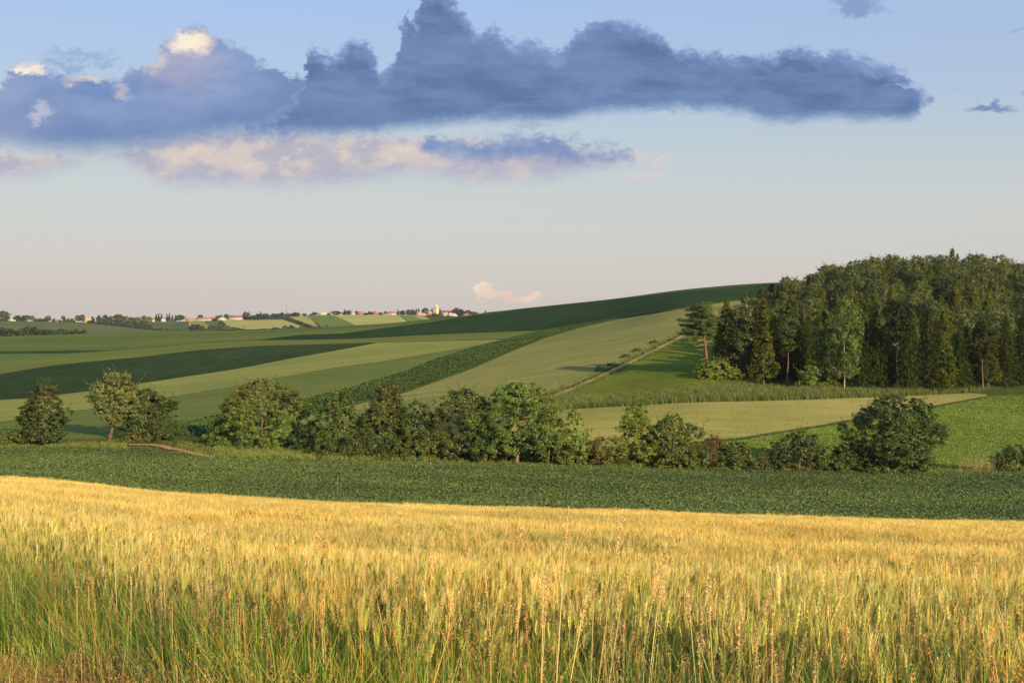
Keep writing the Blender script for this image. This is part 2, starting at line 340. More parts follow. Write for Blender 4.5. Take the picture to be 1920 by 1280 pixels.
# ------------------------------------------------------------------ materials
def base_mat(name):
    m = bpy.data.materials.new(name); m.use_nodes = True; T = NT(m.node_tree); T.n.clear()
    out = T.new('ShaderNodeOutputMaterial'); return m, T, out
def leaf_mat(name, trans=0.35, vary=0.5, hue=(1.25, 1.02, 0.8), scale=0.35, rough=0.7, spec=True):
    m, T, out = base_mat(name)
    at = T.new('ShaderNodeAttribute', attribute_name='tint'); oi = T.new('ShaderNodeObjectInfo'); ge = T.new('ShaderNodeNewGeometry')
    n = T.noise(ge.outputs['Position'], scale, 3)
    c = T.mix(T.smooth(n, 0.35, 0.65), at.outputs['Color'], T.vm('MULTIPLY', at.outputs['Color'], hue))
    k = T.m('MULTIPLY_ADD', oi.outputs['Random'], vary, 1-vary/2)
    k = T.m('MULTIPLY', k, T.smooth(T.noise(T.vm('MULTIPLY', ge.outputs['Position'], (1, 2.5, 1)), scale*0.22, 4, .6), 0.35, 0.65, 0.84, 1.16))
    c = T.vm('SCALE', c, k)
    d = T.new('ShaderNodeBsdfDiffuse'); T.put(d.inputs[0], c)
    t = T.new('ShaderNodeBsdfTranslucent'); T.put(t.inputs[0], T.vm('MULTIPLY', c, (1.15, 1.1, 0.6)))
    mx = T.new('ShaderNodeMixShader'); mx.inputs[0].default_value = trans; T.l.new(d.outputs[0], mx.inputs[1]); T.l.new(t.outputs[0], mx.inputs[2])
    res = mx.outputs[0]
    if spec:
        g = T.new('ShaderNodeBsdfGlossy'); g.inputs['Roughness'].default_value = 0.45; g.inputs[0].default_value = (1, 1, 1, 1)
        m2 = T.new('ShaderNodeMixShader'); m2.inputs[0].default_value = 0.03; T.l.new(res, m2.inputs[1]); T.l.new(g.outputs[0], m2.inputs[2]); res = m2.outputs[0]
    T.l.new(res, out.inputs[0]); return m
def solid_mat(name, trans=0, noise=0.25, scale=4.0):
    """vertex colour broken up by weathering noise, for bark, walls, roofs"""
    m, T, out = base_mat(name)
    at = T.new('ShaderNodeAttribute', attribute_name='tint'); tc = T.new('ShaderNodeTexCoord')
    n = T.noise(tc.outputs['Object'], scale, 5)
    c = T.vm('SCALE', at.outputs['Color'], T.smooth(n, 0.3, 0.7, 1-noise, 1+noise))
    p = T.new('ShaderNodeBsdfPrincipled'); T.put(p.inputs['Base Color'], c); p.inputs['Roughness'].default_value = 0.85
    p.inputs['Specular IOR Level'].default_value = 0.2
    T.l.new(p.outputs[0], out.inputs[0]); return m
def field_mat(name, c1, c2, fine=1.5, big=0.02, bump=0.5, bscale=1.0, tram=None, c3=None, bands=None, speck=0.35, stretch=None):
    """crop canopy: two slow colours, a fine grain, optional tramlines (direction in radians, spacing in metres)"""
    m, T, out = base_mat(name)
    ge = T.new('ShaderNodeNewGeometry'); P = ge.outputs['Position']
    if stretch:
        mp = T.new('ShaderNodeMapping'); mp.inputs['Rotation'].default_value = (0, 0, -stretch[0]); T.l.new(P, mp.inputs[0]); Pb = T.vm('MULTIPLY', mp.outputs[0], (1/stretch[1], 1, 1))
    else: Pb = P
    n1 = T.noise(Pb, big, 5, 0.6); c = T.mix(T.smooth(n1, 0.35, 0.65), c1, c2)
    n2 = T.noise(P, fine, 3, 0.7); n3 = T.noise(Pb, fine*0.18, 4, 0.6)
    g = T.m('MULTIPLY', T.smooth(n2, 0.25, 0.75, 1-speck, 1+speck), T.smooth(n3, 0.3, 0.7, 1-speck*0.5, 1+speck*0.5))
    c = T.vm('SCALE', c, g)
    if c3: c = T.mix(T.smooth(T.noise(P, fine*0.5, 3), 0.58, 0.7, 0, 0.6), c, c3)
    if tram:
        ang, sp, wd, dark = tram
        mp = T.new('ShaderNodeMapping'); mp.inputs['Rotation'].default_value = (0, 0, -ang); T.l.new(P, mp.inputs[0])
        sx = T.new('ShaderNodeSeparateXYZ'); T.l.new(T.vm('ADD', mp.outputs[0], T.vm('SCALE', T.noise(P, 0.02, 2, col=True), 4.0)), sx.inputs[0])
        fr = T.m('FRACT', T.m('DIVIDE', sx.outputs[1], sp)); dd = T.m('MULTIPLY', T.m('ABSOLUTE', T.m('SUBTRACT', fr, 0.5)), sp)
        l = T.smooth(dd, wd*1.6, wd*0.6, 0, 1)
        c = T.mix(T.m('MULTIPLY', l, dark), c, T.vm('MULTIPLY', c, (0.55, 0.6, 0.55)))
    p = T.new('ShaderNodeBsdfDiffuse'); T.put(p.inputs[0], c)
    b = T.new('ShaderNodeBump'); b.inputs['Strength'].default_value = bump; b.inputs['Distance'].default_value = 0.5*bscale
    T.put(b.inputs['Height'], T.m('ADD', n2, T.m('MULTIPLY', n3, 1.5))); T.l.new(b.outputs[0], p.inputs['Normal'])
    T.l.new(p.outputs[0], out.inputs[0]); return m

M_leaf = leaf_mat('foliage', 0.22); M_needle = leaf_mat('needles', 0.2, 0.4, scale=0.2, spec=False)
M_bark = solid_mat('bark', noise=0.4, scale=3.0); M_wall = solid_mat('wall_render', noise=0.08, scale=0.5); M_roof = solid_mat('roof_tiles', noise=0.2, scale=1.5)
M_grass = leaf_mat('grass_blades', 0.35, 0.5, hue=(1.15, 1.05, 0.85), scale=0.6)
M_wheat = leaf_mat('wheat_ears', 0.3, 0.35, hue=(1.1, 1.0, 0.85), scale=0.25)
M_beet = leaf_mat('beet_leaves', 0.25, 0.5, hue=(1.15, 1.05, 0.9), scale=0.15)

# ------------------------------------------------------------------ the ground and the fields
def build_ground():
    us = np.concatenate([np.linspace(-3.0, -0.72, 24), np.linspace(-0.70, 0.70, 300), np.linspace(0.72, 3.0, 24)])
    Ys = np.concatenate([np.linspace(-12, 2.8, 10), np.linspace(3.2, 20, 34), np.geomspace(20.8, 4400, 330), [12000, 30000]])
    U, YY = np.meshgrid(us, Ys); wdt = np.where(YY < 6, 6.0+0*YY, YY)
    X = U*wdt; Z = np.where(YY < 0, -1.72, tz(X, np.clip(YY, 0, 4400)))
    Z = np.where(YY > 4401, -27-(YY-4400)*0.002, Z)
    # keep the ground a little below the crop sheets further out
    V = np.stack([X, YY, Z-np.clip((YY-150)/2500, 0, 0.3)], -1).reshape(-1, 3)
    nx = len(us); i = np.arange((len(Ys)-1)*(nx-1)); r = i//(nx-1); c = i % (nx-1); q = r*nx+c
    m = field_mat('ground_grass', (.075, .09, .03), (.11, .11, .04), 1.2, 0.03, 0.6)
    o = obj('ground', mesh_np('ground', V, [np.stack([q, q+1, q+nx+1, q+nx], 1)], m, smooth=True))
    tag(o, 'rolling farmland ground of grassy verges between the fields', kind='structure')
build_ground()

def poly(pts): a = np.array(sorted(pts), float); return lambda x: np.interp(x, a[:, 0], a[:, 1])
M_stalks = field_mat('crop_stalks', (.04, .055, .02), (.06, .065, .025), 3.0, .2, .5)
def field(name, top, bot, mat, h=0.5, label=None, ymin=76, rows=None, step=6, kind='structure', cat=None, group=None, back=2.5):
    """a crop sheet of height h between two outlines given where the photo shows them"""
    x0 = max(top[0][0], bot[0][0]); x1 = min(top[-1][0], bot[-1][0])
    n = max(4, int((x1-x0)/step)); px = np.linspace(x0, x1, n+1)
    tp = poly(top)(px); bt = poly(bot)(px); bt = np.maximum(bt, tp+0.05)
    Yt, a = hit(px, tp, ymin, h)
    if 0.4 < h < 0.7 and ymin < 900: h = 0.3+0.001*float(Yt.mean()); Yt, a = hit(px, tp, ymin, h)
    if ymin >= 900: back = 0
    Yb, _ = hit(px, bt, ymin, h)
    Yb = np.minimum(Yb, Yt-0.3); Yt = Yt+back
    R = rows or int(np.clip((Yt-Yb).max()/8, 6, 60))
    t = np.linspace(0, 1, R+1)[:, None]; YY = Yb+(Yt-Yb)*t; X = a*YY; Z = tz(X, YY)+h
    V = np.stack([X, YY, Z], -1); n1 = n+1
    q = (np.arange(R)[:, None]*n1+np.arange(n)[None]).ravel(); F1 = np.stack([q, q+1, q+n1+1, q+n1], 1)
    # skirt down to the ground all round
    rim = np.concatenate([np.arange(n1), n+n1*np.arange(1, R+1), R*n1+np.arange(n-1, -1, -1), n1*np.arange(R-1, 0, -1)])
    Vr = V.reshape(-1, 3); low = np.concatenate([Vr[rim]-np.array([0, 0, .004]), Vr[rim]-np.array([0, 0, h+0.35])]); k = len(rim); b = len(Vr); idx = np.arange(k); nx = (idx+1) % k
    F2 = np.stack([b+nx, b+idx, b+k+idx, b+k+nx], 1)
    o = obj(name, mesh_np(name, np.concatenate([Vr, low]), [F1, F2], None, smooth=False, mats=[mat, M_stalks], midx=np.r_[np.zeros(len(F1), int), np.ones(len(F2), int)]))
    me = o.data; sm = np.zeros(len(me.polygons), bool); sm[:len(F1)] = True; me.polygons.foreach_set('use_smooth', sm)
    tag(o, label, cat, group, kind); return o

GREY = 1.0
def fm(n, hexa, hexb, **k):
    kk = k.pop('k', 1.1); return field_mat(n, tuple(c*kk*f for c, f in zip(lin(hexa), (1.02, 1.02, .88))), tuple(c*kk*f for c, f in zip(lin(hexb), (1.02, 1.02, .88))), **k)
hill = [(480, 619.5), (600, 614), (665, 610), (720, 607), (760, 603.5), (805, 598.5), (860, 594), (917, 585), (960, 581)]
F1t = [(-60, 634), (0, 631), (160, 626), (230, 623.5), (300, 622)] + hill
D1t = [(375, 641.5), (480, 637), (562, 627.5), (640, 625), (720, 614.5), (800, 604.5), (880, 592), (960, 581.5), (1152, 561), (1300, 545), (1400, 536.5), (1460, 531)]
D1b = [(375, 642), (480, 637.5), (560, 636.8), (672, 634.5), (800, 627.5), (880, 624), (960, 621), (1022, 618), (1085, 609), (1155, 596.5), (1240, 583), (1342, 567), (1460, 552)]
S_t = [(290, 813), (326, 803), (380, 787), (416, 781), (562, 753), (649, 731), (755, 700), (815, 676), (880, 655), (960, 634), (1010, 620.5), (1085, 609.5), (1155, 597)]
S_b = [(290, 814), (326, 820), (400, 822), (450, 806), (561, 780), (600, 772), (752, 736), (800, 719.5), (883, 690), (960, 656.5), (1022, 632), (1085, 614), (1155, 598.5)]
W2t = [(560, 781), (600, 772), (752, 736.5), (800, 720), (883, 690.5), (960, 657), (1022, 632.5), (1085, 614.5), (1155, 599), (1240, 584), (1342, 568), (1420, 556)]
W2b = [(560, 838), (600, 832), (680, 808), (780, 780), (850, 770), (940, 762), (995, 748), (1060, 727), (1125, 698), (1180, 672), (1240, 642), (1290, 620), (1420, 560)]
F3t = [(-60, 683), (0, 680), (130, 668.5), (205, 658), (300, 650.5), (375, 642.5), (480, 638), (560, 637.3), (672, 635), (800, 628), (880, 624.5), (960, 621.5), (1018, 618.8)]
D2t = [(-60, 708), (0, 701), (20, 697.5), (100, 684.5), (175, 677), (275, 667.5), (375, 655.5), (480, 648), (600, 645), (704, 642)]
D2b = [(-60, 757), (0, 749), (55, 746), (162, 733), (258, 719), (420, 695), (480, 684.5), (555, 670), (640, 655), (704, 643)]
F3b = D2t[:-1] + [(705, 641.5), (760, 640.3), (960, 634.5), (1018, 619.5)]
F4t = D2b[:-1] + [(705, 643), (760, 641.5), (960, 636), (1000, 624.5)]
F4b = [(-60, 799), (0, 791), (39, 785), (122, 771.5), (182, 765), (311, 745), (420, 727), (502, 712), (620, 690), (730, 675), (880, 650), (955, 636.5), (1000, 625)]
F5b = [(-60, 832), (0, 826), (100, 823), (200, 822), (326, 803), (380, 787), (416, 781.5), (562, 753.5), (649, 731.5), (755, 700.5), (815, 676.5), (880, 655.5), (955, 637)]
W3t = [(930, 800), (1000, 778), (1060, 770), (1140, 765.5), (1300, 758), (1520, 752), (1700, 745), (1790, 740), (1820, 739), (1850, 741.5)]
W3b = [(930, 845), (1100, 842), (1200, 838), (1348, 823), (1386, 820), (1448, 810), (1540, 796), (1620, 781), (1749, 760), (1800, 751), (1835, 744.5), (1850, 742)]
B2t = [(1340, 832), (1386, 824), (1448, 814), (1540, 800), (1620, 785), (1749, 764), (1800, 755), (1840, 746), (1920, 743), (2060, 741)]
B2b = [(1340, 862), (1400, 870), (1540, 873), (1740, 874), (1920, 877), (2060, 880)]
W4 = dict(fine=2.2, bump=0.25)
mF1 = fm('barley_cloud_shaded', '#6a7440', '#586533', fine=0.6, big=0.006, bump=0.25, speck=0.12, tram=(0.1, 24, .5, .4), stretch=(0.1, 4))  # base colours hold the cloud shadow lying over this barley
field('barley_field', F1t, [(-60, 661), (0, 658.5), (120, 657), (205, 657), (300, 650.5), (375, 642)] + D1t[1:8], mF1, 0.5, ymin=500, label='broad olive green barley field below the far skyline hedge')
field('beet_field', D1t, D1b, fm('beet_dark', '#2e3f27', '#33462a', fine=0.6, big=0.02, bump=0.6, speck=0.25), 0.5, ymin=480, label='long dark green crop field climbing to the hill skyline')
field('beet_field', [(-60, 658), (0, 658.5), (120, 657.3), (205, 657)], [(-60, 664), (0, 663), (120, 662.5), (205, 657.5)], fm('beet_dark_strip', '#2e4828', '#33502c', fine=0.8, bump=0.5), 0.5, ymin=450, label='thin dark green crop strip at the left edge of the photo')
field('barley_field', [(-60, 664.5), (0, 663.5), (120, 663), (205, 658)], [(-60, 682.5), (0, 679.5), (130, 668), (205, 658.3)], fm('barley_grey', '#6b7446', '#62703f', fine=0.8, bump=0.25, speck=0.1), 0.5, ymin=400, label='small grey green wedge of barley below the thin dark strip')
field('barley_field', F3t, F3b, fm('barley_yellow', '#707a38', '#6e6f40', fine=0.7, big=0.008, bump=0.3, speck=0.18, stretch=(0.2, 5), tram=(0.22, 20, .5, .5)), 0.55, ymin=300, label='long yellow green barley strip above the dark wedge field')
field('beet_field', D2t, D2b, fm('beet_deep', '#35442b', '#3b4a2e', fine=0.9, big=0.02, bump=0.8, speck=0.3), 0.5, ymin=250, label='dark green wedge field tapering to a point on the left hillside')
field('wheat_field', F4t, F4b, fm('wheat_tan', '#94904f', '#82864a', fine=1.0, big=0.01, bump=0.3, speck=0.18, stretch=(0.25, 6), tram=(0.3, 18, .5, .5)), 0.6, ymin=200, label='tan wheat strip under the dark wedge field')
field('wheat_field', F4b, F5b, fm('wheat_green', '#66733e', '#73753f', fine=1.0, big=0.012, bump=0.3, speck=0.18, stretch=(0.3, 6), tram=(0.35, 18, .4, .55)), 0.6, ymin=176, label='grey green wheat field behind the willow and the large bush')
field('beet_field', S_t, S_b, fm('beet_strip', '#445a2c', '#4d6331', fine=1.3, big=0.05, bump=1.0, speck=0.4), 0.5, ymin=185, label='narrow leafy green strip sweeping up the middle of the hillside')
field('wheat_field', W2t, W2b, fm('wheat_pale', '#8d8750', '#7e7f48', fine=1.3, big=0.015, bump=0.35, speck=0.2, stretch=(0.72, 5), tram=(0.72, 18, .4, .4)), 0.38, ymin=176, label='large pale wheat field curving up beside the dirt track')
field('wheat_field', W3t, W3b, fm('wheat_valley', '#a0955a', '#8d874c', fine=2.2, big=0.03, bump=0.4, speck=0.2, stretch=(0.1, 4)), 0.75, ymin=178, label='pale wheat field in the valley below the wood')
field('beet_field', B2t, B2b, fm('beet_bright', '#69792f', '#738436', fine=2.5, big=0.05, bump=0.9, speck=0.45), 0.25, ymin=174, label='bright green beet field on the right behind the bushes')
field('beet_field', [(1826, 739), (1870, 727), (1920, 720), (2060, 706)], [(1826, 740), (1870, 738), (1920, 737.5), (2060, 736)], fm('beet_corner', '#46592c', '#4f6230', fine=2.0, bump=0.8, speck=0.35), 0.4, ymin=176, label='small dark green corner field at the right edge under the wood')
mead = [(1004, 756), (1060, 735), (1125, 706), (1180, 680), (1240, 650), (1285, 630), (1330, 612), (1400, 590)]
field('grass_meadow', mead, [(1004, 760), (1080, 752), (1190, 740), (1300, 726), (1400, 716)], fm('meadow', '#636f2c', '#6f7630', fine=1.5, big=0.06, bump=0.5, speck=0.2), 0.12, ymin=200, label='smooth green meadow between the dirt track and the wood', rows=30)
field('grass_bank', [(1004, 757.5), (1080, 752), (1190, 740), (1300, 726), (1400, 719), (1500, 722), (1640, 730), (1760, 733), (1835, 730), (1900, 722)], [(1004, 776), (1060, 769), (1140, 764.5), (1300, 757), (1520, 751), (1700, 744), (1790, 739), (1835, 738), (1900, 725)], fm('bank', '#55622a', '#626b2e', fine=2, bump=0.8, speck=0.35), 0.08, ymin=200, label='rough grass bank along the foot of the wood')
# dirt track
trk = [(975, 768, 3.0), (1000, 757, 3.0), (1060, 736, 3), (1125, 707, 2.8), (1180, 681, 2.6), (1240, 651, 2.4), (1275, 634, 2.2), (1310, 614, 2)]
def strip_px(name, line, width, mat, label, h=0.05, ymin=76, gap=None):
    a = np.array(line, float); s = np.linspace(0, len(a)-1, 90); px = np.interp(s, np.arange(len(a)), a[:, 0]); py = np.interp(s, np.arange(len(a)), a[:, 1])
    Y, u = hit(px, py, ymin); P = np.stack([u*Y, Y], 1)
    for _ in range(3): P[1:-1] = (P[:-2]+2*P[1:-1]+P[2:])/4
    t = np.gradient(P, axis=0); t /= np.linalg.norm(t, axis=1, keepdims=True); nrm = np.stack([-t[:, 1], t[:, 0]], 1)
    rr = np.random.default_rng(3); wob = np.convolve(rr.normal(size=len(P)+8), np.ones(9)/9, 'valid')*width*0.25
    V = []
    for k in np.linspace(-1, 1, 7):
        q = P+nrm*(k*(width/2+wob))[:, None]; V.append(np.column_stack([q, tz(q[:, 0], q[:, 1])+h-0.03*abs(k)]))
    V = np.array(V); m = len(P); q = (np.arange(6)[:, None]*m+np.arange(m-1)[None]).ravel()
    o = obj(name, mesh_np(name, V.reshape(-1, 3), [np.stack([q, q+m, q+m+1, q+1], 1)], mat, smooth=True)); tag(o, label, kind='structure'); return P
M_dirt = field_mat('dirt', lin('#b89c68'), lin('#958452'), 1.2, 0.15, 0.5, speck=0.3, c3=lin('#6c6f35'))
TRK = strip_px('dirt_track', [(x, y) for x, y, _ in trk], 2.2, M_dirt, 'pale dirt track climbing the hill beside the large wheat field', 0.26, 176)
M_sand = field_mat('sandy_earth', lin('#c79e64'), lin('#ab8a52'), 1.5, 0.3, 0.5, speck=0.25, c3=lin('#6a6a30'))
strip_px('dirt_path', [(240, 834), (290, 834), (315, 840), (345, 846), (375, 853), (402, 858)], 2.4, M_sand, 'sandy path curving over the grass bank at the left', 0.14, 90)
# far slopes around the village
FL = [(-60, 602), (0, 602), (60, 602), (130, 604), (170, 606), (230, 612.5), (300, 620.5), (345, 622.5)]
far = dict(fine=0.15, big=0.01, bump=0.2, speck=0.12)
field('barley_field', FL, [(-60, 632), (0, 629), (150, 627), (230, 625), (300, 624.5), (345, 624)], fm('far_cloud_shaded', '#626a46', '#6b7048', **far), 0.6, ymin=1000, label='grey green field with cloud shade in its colour on the far left hill under the treeline')  # cloud shadow on this hill is painted into the crop colours
fs = dict(ymin=1500, h=0.7)
field('grass_slope', [(285, 604), (330, 603), (352, 603), (356, 612), (362, 622)], [(285, 618), (310, 622), (330, 623), (352, 623), (362, 623)], fm('far_green1', '#58633a', '#5f6a40', **far), label='dark green slope under the first village houses', **fs)
field('barley_field', [(353, 603), (385, 603), (396, 616)], [(353, 612), (385, 617), (396, 617)], fm('far_yellow1', '#a89a4e', '#98904a', **far), label='little yellow field below the long white farmhouse', **fs)
field('grass_slope', [(386, 602.5), (412, 601.5), (420, 606), (440, 616)], [(386, 607), (400, 616), (420, 617), (440, 617.5)], fm('far_green2', '#606b3c', '#68723e', **far), label='small green slope beside the little white house', **fs)
field('barley_field', [(413, 601.5), (440, 599), (470, 600), (530, 599), (560, 609), (572, 614)], [(413, 602.5), (430, 612), (470, 619), (530, 616.5), (560, 614.5), (572, 614.2)], fm('far_pale1', '#ada35e', '#b0a965', **far), label='pale yellow field below the red roofed farm and copse', **fs)
field('barley_field', [(541, 594), (572, 592), (585, 600), (600, 614)], [(541, 595), (572, 606), (585, 611), (600, 614.2)], fm('far_ochre', '#a6995a', '#b39f5c', **far), label='narrow ochre field running down from the mast', **fs)
field('grass_slope', [(572, 592), (622, 589.7), (640, 598), (664, 610)], [(572, 593), (590, 603), (603, 613.5), (664, 610.2)], fm('far_green3', '#758245', '#6d7b41', **far), label='fresh green slope left of the wide yellow field', **fs)
field('barley_field', [(623, 589.7), (742, 589.2), (752, 594), (765, 603)], [(623, 590), (640, 597.5), (665, 609.8), (700, 608), (720, 606.8), (765, 603.2)], fm('far_yellow2', '#b5ac62', '#a8a65e', **far), label='wide pale yellow field on the far slope under the village', **fs)
field('grass_slope', [(743, 589.2), (768, 589.4), (776, 593), (790, 600)], [(743, 590), (754, 594), (766, 603), (790, 600.2)], fm('far_green4', '#7b884a', '#748246', **far), label='short green strip between two yellow fields', **fs)
field('barley_field', [(769, 589.4), (790, 590), (806, 598)], [(769, 590), (777, 593), (791, 600), (806, 598.3)], fm('far_yellow3', '#a9a45e', '#9f9c59', **far), label='small yellow field next to the church village', **fs)

# ------------------------------------------------------------------ trees
GREENS = {k: tuple(c*.9 for c in v) for k, v in {'mid': lin('#5f7630'), 'dark': lin('#4b6024'), 'brown': lin('#666631'), 'grey': lin('#7c8650'), 'bright': lin('#6d7f2c'), 'olive': lin('#5f6527'), 'red': lin('#6b5234')}.items()}
def envelope(kind, h):
    if kind == 'round': return np.sin(PI*(0.10+0.86*h))**0.6
    if kind == 'bush': return np.clip(1.02-h**2.2, 0, 1)**0.6*(0.82+0.18*np.minimum(h*6, 1))
    if kind == 'cone': return np.clip((1-h), 0, 1)**0.72*np.clip(0.6+h*3, 0, 1)
    if kind == 'egg': return np.clip(np.sin(PI*(0.17+0.8*h**0.8)), 0, 1)**0.62*np.clip(1.08-h*.25, 0, 1)
    if kind == 'column': return np.clip(np.sin(PI*(0.12+0.85*h)), 0, 1)**0.45
    if kind == 'spread': return np.clip(np.sin(PI*(0.22+0.77*h)), 0, 1)**0.55
    return np.ones_like(h)
def crown(rng, H, base, RX, RY_, kind, col, ncl, nleaf, leaf, col2=None, mix2=0.3, lean=0.0, lump=0.22, fill=0.4, cr=0.6, topcol=None):
    """clumps of leaves; returns MB and clump centres"""
    mb = MB(); cents = []; ph = rng.uniform(0, 6.28, 6)
    hole = rng.normal(size=(13, 3)); hole /= np.linalg.norm(hole, axis=1, keepdims=True)
    n_ok = 0; tries = 0
    while n_ok < ncl and tries < ncl*6:
        tries += 1
        h = rng.random(); th = rng.uniform(0, 2*PI); e = float(envelope(kind, np.array(h)))
        if rng.random() > e+0.15: continue
        l = 1+.15*math.sin(7*th+ph[3]+3*h)*math.sin(19*h+ph[4])+lump*math.sin(3*th+ph[0]+4*h)*0.7+lump*math.sin(5*th+ph[1]-9*h)*0.6+lump*math.sin(14*h+ph[2]+2*th)*0.7
        rr = e*l*(1-fill*rng.random()**2.2)
        z = base+(H-base)*h*0.97
        d = np.array([math.cos(th), math.sin(th), (h-0.5)*1.2])
        if (hole@(d/np.linalg.norm(d))).max() > 0.955 and rng.random() < 0.7: continue
        c = np.array([math.cos(th)*rr*RX+lean*h*RX, math.sin(th)*rr*RY_, z]); cents.append(c); n_ok += 1
        s = cr*rng.uniform(0.5, 1.25)*(0.75 if h > 0.85 else 1)
        m = int(nleaf*rng.uniform(0.6, 1.3)); g = rng.normal(size=(m, 3)); g /= np.linalg.norm(g, axis=1, keepdims=True)+1e-9
        P = c+g*(rng.random((m, 1))**0.45)*np.array([s, s, s*0.62])
        outw = np.array([math.cos(th), math.sin(th), 0.0])
        N = g*0.5+outw*0.45+np.array([0, 0, 0.5])+rng.normal(size=(m, 3))*0.5
        k = rng.uniform(0.7, 1.35)*rng.uniform(0.75, 1.3, size=(m, 1)); base_c = np.array(col)
        if col2 is not None:
            w = mix2*(0.3+1.4*rng.random()) if topcol is None else np.clip((h-0.35)*1.6, 0, 1)*(0.4+rng.random()*0.8)
            base_c = base_c*(1-min(w, 1))+np.array(col2)*min(w, 1)
        mb.leaves(P, N, leaf*rng.uniform(0.7, 1.4, m), leaf*0.55*rng.uniform(0.7, 1.3, m), base_c*k, rng)
        if h > 0.55 and rng.random() < 0.16:      # leading shoots break the outline
            t = rng.uniform(0.8, 1.7); q = np.linspace(0, 1, 16)[:, None]; dirv = outw*rng.uniform(.2, .8)+np.array([0, 0, 1.0])
            P = c+dirv*q*t+rng.normal(size=(16, 3))*0.12
            mb.leaves(P, rng.normal(size=(16, 3))+np.array([0, -0.3, .4]), leaf*1.1, leaf*0.5, base_c*rng.uniform(.9, 1.3, (16, 1)), rng)
    return mb, cents
def trunk_mb(rng, H, r0, cents, base, col, lean=0.0, limbs=14, path=None):
    mb = MB()
    z = np.linspace(-0.3, H*0.8, 9); pts = np.stack([lean*(z/H)+0.12*np.sin(z*0.9+rng.random()*6), 0.1*np.sin(z*0.7+rng.random()*6), z], 1) if path is None else np.asarray(path, float)
    mb.tube(pts, np.linspace(r0, r0*0.2, len(pts))*np.where(np.arange(len(pts)) == 0, 1.35, 1), col, 8)
    if len(cents):
        cs = np.array(cents); pick = rng.choice(len(cs), min(limbs, len(cs)), replace=False)
        for c in cs[pick]:
            zz = np.clip(c[2]-abs(c[0])*0.7-0.6, max(base*0.6, 0.4), pts[-1][2]); s = np.array([np.interp(zz, pts[:, 2], pts[:, 0]), np.interp(zz, pts[:, 2], pts[:, 1]), zz])
            m = (s+c)/2+np.array([0, 0, -0.25*np.linalg.norm(c-s)*0.3]); q = np.linspace(0, 1, 6)[:, None]
            p = s*(1-q)**2+2*m*q*(1-q)+c*q**2
            mb.tube(p, np.linspace(r0*0.42, 0.02, 6), col, 5)
    return mb
BARK = lin('#7d6a52')
def hedge_tree(name, label, cat, px, py, top, l, r, kind='bush', col='mid', base=0.0, seed=1, col2=None, mix2=0.3, group=None, Y=None, depth=0.8, lean=0.0, dens=1.0, leaf=0.26, topcol=None, trunk_r=0.16, path=None, lump=0.22, fill=0.4, cr=0.6):
    rng = np.random.default_rng(seed)
    if Y is None: Yv, u = hit([px], [py], 150); Y = float(Yv[0]); u = float(u[0])
    else: u = float(ray(px, py)[0])
    x = u*Y; z = float(tz(x, Y)); zt = zr(px, top, Y); H = zt-z
    W2 = (r-l)/F*Y/2; off = ((l+r)/2-px)/F*Y
    RX = W2*1.02; Ry = RX*depth
    ncl = int(max(50, dens*7.5*((RX*Ry)**0.5*(H-base)+RX*Ry*1.2)))
    mb, cents = crown(rng, H, base*H, RX, Ry, kind, GREENS[col], ncl, 50, leaf, GREENS[col2] if col2 else None, mix2, 0, lump, fill, cr, topcol)
    if off: mb.V = [v+np.array([off, 0, 0]) for v in mb.V]; cents = [c+np.array([off, 0, 0]) for c in cents]
    t = empty(name, (x, Y, z)); tag(t, label, cat, group)
    obj('crown', mb.me('crown', M_leaf), t)
    tm = trunk_mb(rng, H, trunk_r, cents, base*H, BARK, off*0.8, path=path)
    if kind == 'bush' and base < 0.1:                # many stems
        for k in range(4): tm.tube([(rng.uniform(-.5, .5)*RX*.4, 0, -0.2), (rng.uniform(-.6, .6)*RX, rng.uniform(-.4, .4)*Ry, H*0.6)], [0.1, 0.03], BARK, 5)
    obj('trunk' if H > 4 else 'stem', tm.me('trunk', M_bark, True), t)
    return t
HG = 'trees and bushes of the valley hedge'
